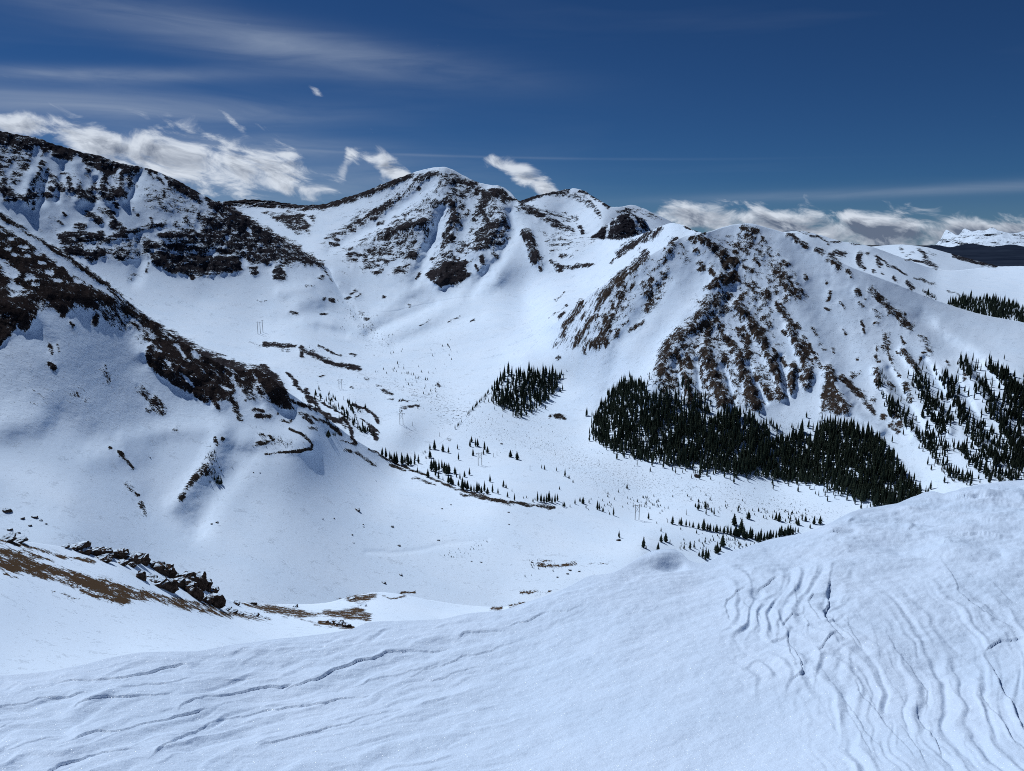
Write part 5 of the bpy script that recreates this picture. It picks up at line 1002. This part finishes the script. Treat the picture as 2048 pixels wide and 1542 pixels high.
# --- dwarf trees and willow along the stream and slopes
ms = Mass()
for pts, w, n, h in (([(640,795),(690,828),(710,835)],5,40,9),([(700,815),(720,822)],5,12,10),([(720,855),(738,870)],4,16,10),([(655,872),(668,878)],3,8,9),([(770,735),(830,765),(870,775)],14,40,5),([(690,615),(745,660),(775,690)],10,60,2.6),([(620,700),(650,720)],12,16,2.5),([(860,790),(960,850),(1100,900)],20,120,2.4),([(1100,900),(1300,960),(1600,1010)],16,200,2.2),([(1200,1000),(1330,1010)],8,40,5),([(1400,1010),(1640,1040)],8,60,5),([(1360,1090),(1480,1080)],8,30,5),([(420,905),(438,960)],6,40,4),([(430,960),(440,968)],2,6,11),([(520,875),(600,890)],8,30,3),([(885,695),(905,705)],8,10,4),([(1280,760),(1360,780)],10,20,5),([(895,1112),(975,1088)],5,24,3),([(1060,1128),(1110,1135)],6,20,4),([(1440,1080),(1510,1100)],8,24,6)):
    for (u, v, hh_) in along(pts, w, int(n * 1.5), h * 1.15):
        P = (PATCH_V if v > V_TOP(np.array(float(u))) + 2 else PATCH_F).ground(u, v); ms.add(LOW[random.randrange(5)], P, px2m(P, hh_), 1.5)
tag(ms.build('undergrowth', M_NEEDLE), 'scattered dwarf spruce and willow tufts poking through the valley snow', 'undergrowth', kind='stuff')

# ------------------------------------------------------------------ rocks
def rock_mesh(seed, sub=2, flat=0.7, rough=.34):
    bm = bmesh.new(); bmesh.ops.create_icosphere(bm, subdivisions=sub, radius=1.0)
    v = np.array([q.co[:] for q in bm.verts])
    n = fbm(v * 0.9 + seed * 5.1, 2) * rough * 1.3 + np.abs(fbm(v * 2.4 + seed * 3.3, 3, .6)) * rough
    d = np.sign(v) * np.abs(v) ** 0.75                     # blockier than a ball
    v = d * (1 + n)[:, None]; v[:, 2] *= flat
    for q, c in zip(bm.verts, v): q.co = c
    me = bpy.data.meshes.new('rock'); bm.to_mesh(me); bm.free(); return me
ROCKS = [rock_mesh(k, 3, f) for k, f in enumerate((.9, 1.15, .8, 1.3, 1.0, .75))]
for me in ROCKS: me.materials.append(M_CRAG)
STONES = [rock_mesh(20 + k, 2, .75) for k in range(4)]
for me in STONES: me.materials.append(M_STONE)
CRAGS = [(12,1079,20,8),(35,1082,18,6),(130,1094,14,6),(152,1099,22,10),(168,1104,24,14),(186,1107,24,16),(203,1108,22,15),(214,1116,16,12),(206,1121,20,9),(222,1112,12,10),(234,1114,24,20),(250,1120,26,20),(268,1122,24,18),(284,1124,20,15),(243,1128,14,10),(303,1133,16,13),(318,1142,24,20),(334,1150,24,20),(350,1156,18,16),(372,1162,26,20),(392,1166,26,26),(408,1176,20,22),(424,1186,20,18),(284,1158,14,22),(302,1158,18,12),(318,1172,26,22),(336,1180,24,26),(352,1168,20,14),(376,1182,26,34),(392,1196,18,32),(404,1200,16,16),(424,1208,26,22),(412,1204,18,14),(262,1132,12,8),(440,1204,10,8),(452,1220,12,6),(466,1224,12,6),(480,1228,10,5),(512,1232,10,6),(528,1236,8,4),(662,1246,14,9),(678,1250,14,12),(692,1254,12,10),(704,1198,10,5),(725,1212,12,5),(590,1214,8,5),(506,1208,8,5),(470,1208,12,4)]
for i, (u, v, w, h) in enumerate(sorted(CRAGS)):
    ic = i if u < 450 else i - sum(1 for q in CRAGS if q[0] < 450)
    P = PATCH_N.ground(u, v); a, b = px2m(P, w) * .66, px2m(P, h) * .56
    o = put('rock_outcrop', ROCKS[i % 6], None, (P[0], P[1], P[2] + b * .25), (random.uniform(-.2, .2), random.uniform(-.2, .2), random.uniform(0, 6.28)), (a, a * random.uniform(.7, 1.1), b * 1.0))
    tag(o, nth(ic) + (' dark crag from the left in the rock rib on the near slope' if u < 450 else ' low stone from the left on the brown tundra of the near slope'), 'rock', 'crags of the near rock rib' if u < 450 else 'stones on the tundra strip')
BOULD = [(15,1023,14),(45,1038,7),(70,1035,9),(82,1041,5),(20,1060,8),(60,1052,6),(92,1048,4),(38,1066,5),(715,1021,12),(784,1054,8),(798,1092,7),(877,1081,6),(726,1049,4),(727,1054,4),(707,1086,4),(704,1070,5),(645,1038,4),(434,1045,6),(423,1048,5),(768,1166,8),(802,1150,8),(884,1018,5),(1017,1025,5),(1140,1141,7),(1135,1148,6),(1115,1155,5),(1158,1143,5),(1064,1125,5),(963,1125,4),(943,1123,4),(1018,1049,4),(902,1010,4),(1395,953,14),(1237,1081,10),(668,1037,4),(520,946,3),(507,945,3),(1003,888,6),(300,915,3),(752,962,3)]
nb_ = [0, 0]
for i, (u, v, w) in enumerate(sorted(BOULD)):
    P = PATCH_V.ground(u, v); a = px2m(P, w) * .5
    o = put('boulder', STONES[i % 4], None, (P[0], P[1], P[2] + a * .15), (random.uniform(-.2, .2), random.uniform(-.2, .2), random.uniform(0, 6.28)), (a, a * .8, a * .75))
    grp = 'boulders at the left edge of the basin' if u < 100 else 'boulders on the open basin snow'
    lab = {(715,1021,12): 'largest dark boulder alone on the smooth basin snow', (1395,953,14): 'dark boulder lying just below the large forest', (1237,1081,10): 'round dark bush-like boulder beside the lone spruce'}.get((u, v, w))
    k_ = int(u >= 100); nb_[k_] += 0 if lab else 1
    tag(o, lab or (nth(nb_[k_] - 1) + (' dark boulder from the left edge of the basin' if u < 100 else ' small boulder from the left in the open basin snow')), 'boulder', None if lab else grp)

# ------------------------------------------------------------------ power line
def tube(p, q, r0, r1, n=6):
    p, q = np.array(p, float), np.array(q, float); d = q - p; d /= np.linalg.norm(d)
    s = np.cross(d, [0, 0, 1] if abs(d[2]) < .9 else [1, 0, 0]); s /= np.linalg.norm(s); t = np.cross(d, s); vs = []
    for c, r in ((p, r0), (q, r1)):
        for i in range(n): a = 2 * math.pi * i / n; vs.append(c + r * (math.cos(a) * s + math.sin(a) * t))
    fs = [(i, (i + 1) % n, n + (i + 1) % n, n + i) for i in range(n)] + [tuple(range(n))[::-1], tuple(range(n, 2 * n))]
    return vs, fs
PH = 16.5
POLE_ME = mesh_of('pole', *tube((0, 0, -1), (0, 0, PH), .34, .24), M_POLE)
ARM_ME = mesh_of('crossarm', *tube((-5.0, 0, PH - 1.2), (5.0, 0, PH - 1.2), .22, .22), M_POLE)
B1_ME = mesh_of('brace', *tube((-2.2, .1, PH - 9), (2.2, .1, PH - 2.0), .13, .13), M_POLE)
B2_ME = mesh_of('brace', *tube((2.2, -.1, PH - 9), (-2.2, -.1, PH - 2.0), .13, .13), M_POLE)
INS_ME = mesh_of('insulator', *tube((0, 0, PH - 1.3), (0, 0, PH - 2.9), .16, .16), M_STEEL)
for (u, v, rz, lab) in ((1274, 1040, .35, 'tallest two-pole power pylon standing alone near the snow crest'), (960, 931, .3, 'two-pole pylon with a long shadow beside the loose spruce row'), (803, 849, .3, 'two-pole pylon on the open snow beyond the road bend'), (681, 778, .3, 'small far two-pole pylon on the valley side above the spur toe')):
    P = (PATCH_V if v > V_TOP(np.array(float(u))) + 2 else PATCH_F).ground(u, v)
    t = thing('power_pylon', lab, 'pylon', tuple(P), rz, 'two-pole pylons of the power line')
    for x in (-2.2, 2.2): put('pole', POLE_ME, t, (x, 0, 0))
    put('crossarm', ARM_ME, t); put('brace', B1_ME, t); put('brace', B2_ME, t)
    for x in (-4.4, 0, 4.4): put('insulator', INS_ME, t, (x, 0, 0))
SARM_ME = mesh_of('crossarm', *tube((-1.6, 0, PH - 1.0), (1.6, 0, PH - 1.0), .16, .16), M_POLE)
for i, (u, v, hpx, lab, grp) in enumerate(((516, 668, 24, 'left pole of the three tall poles on the far valley side', None), (521, 667, 22, 'middle pole of the three tall poles on the far valley side', None), (526, 665, 24, 'right pole of the three tall poles on the far valley side', None),
        (1292, 1012, 13, 'short pole with a crossarm just right of the tallest pylon', None), (1000, 752, 16, 'pole with a crossarm rising out of the small grove', None))):
    P = (PATCH_V if v > V_TOP(np.array(float(u))) + 2 else PATCH_F).ground(u, v); k = px2m(P, hpx) / PH
    t = thing('utility_pole', lab, 'pole', tuple(P), .2, None)
    put('pole', POLE_ME, t, scale=(min(1.5, k * 1.3), min(1.5, k * 1.3), k)); put('crossarm', SARM_ME, t, scale=(k, k, k))
for i, (u, v, hpx) in enumerate(sorted(((825, 852, 9), (879, 873, 9), (987, 914, 9), (994, 911, 9), (1060, 940, 10), (1373, 1030, 12), (606, 802, 8), (687, 800, 8), (1210, 985, 8), (1335, 1045, 8)))):
    P = (PATCH_V if v > V_TOP(np.array(float(u))) + 2 else PATCH_F).ground(u, v); k = px2m(P, hpx) / PH
    tag(put('marker_pole', POLE_ME, None, tuple(P), scale=(.8, .8, k)), nth(i) + ' thin bare marker pole from the left in the valley snow', 'pole', 'thin marker poles in the valley')
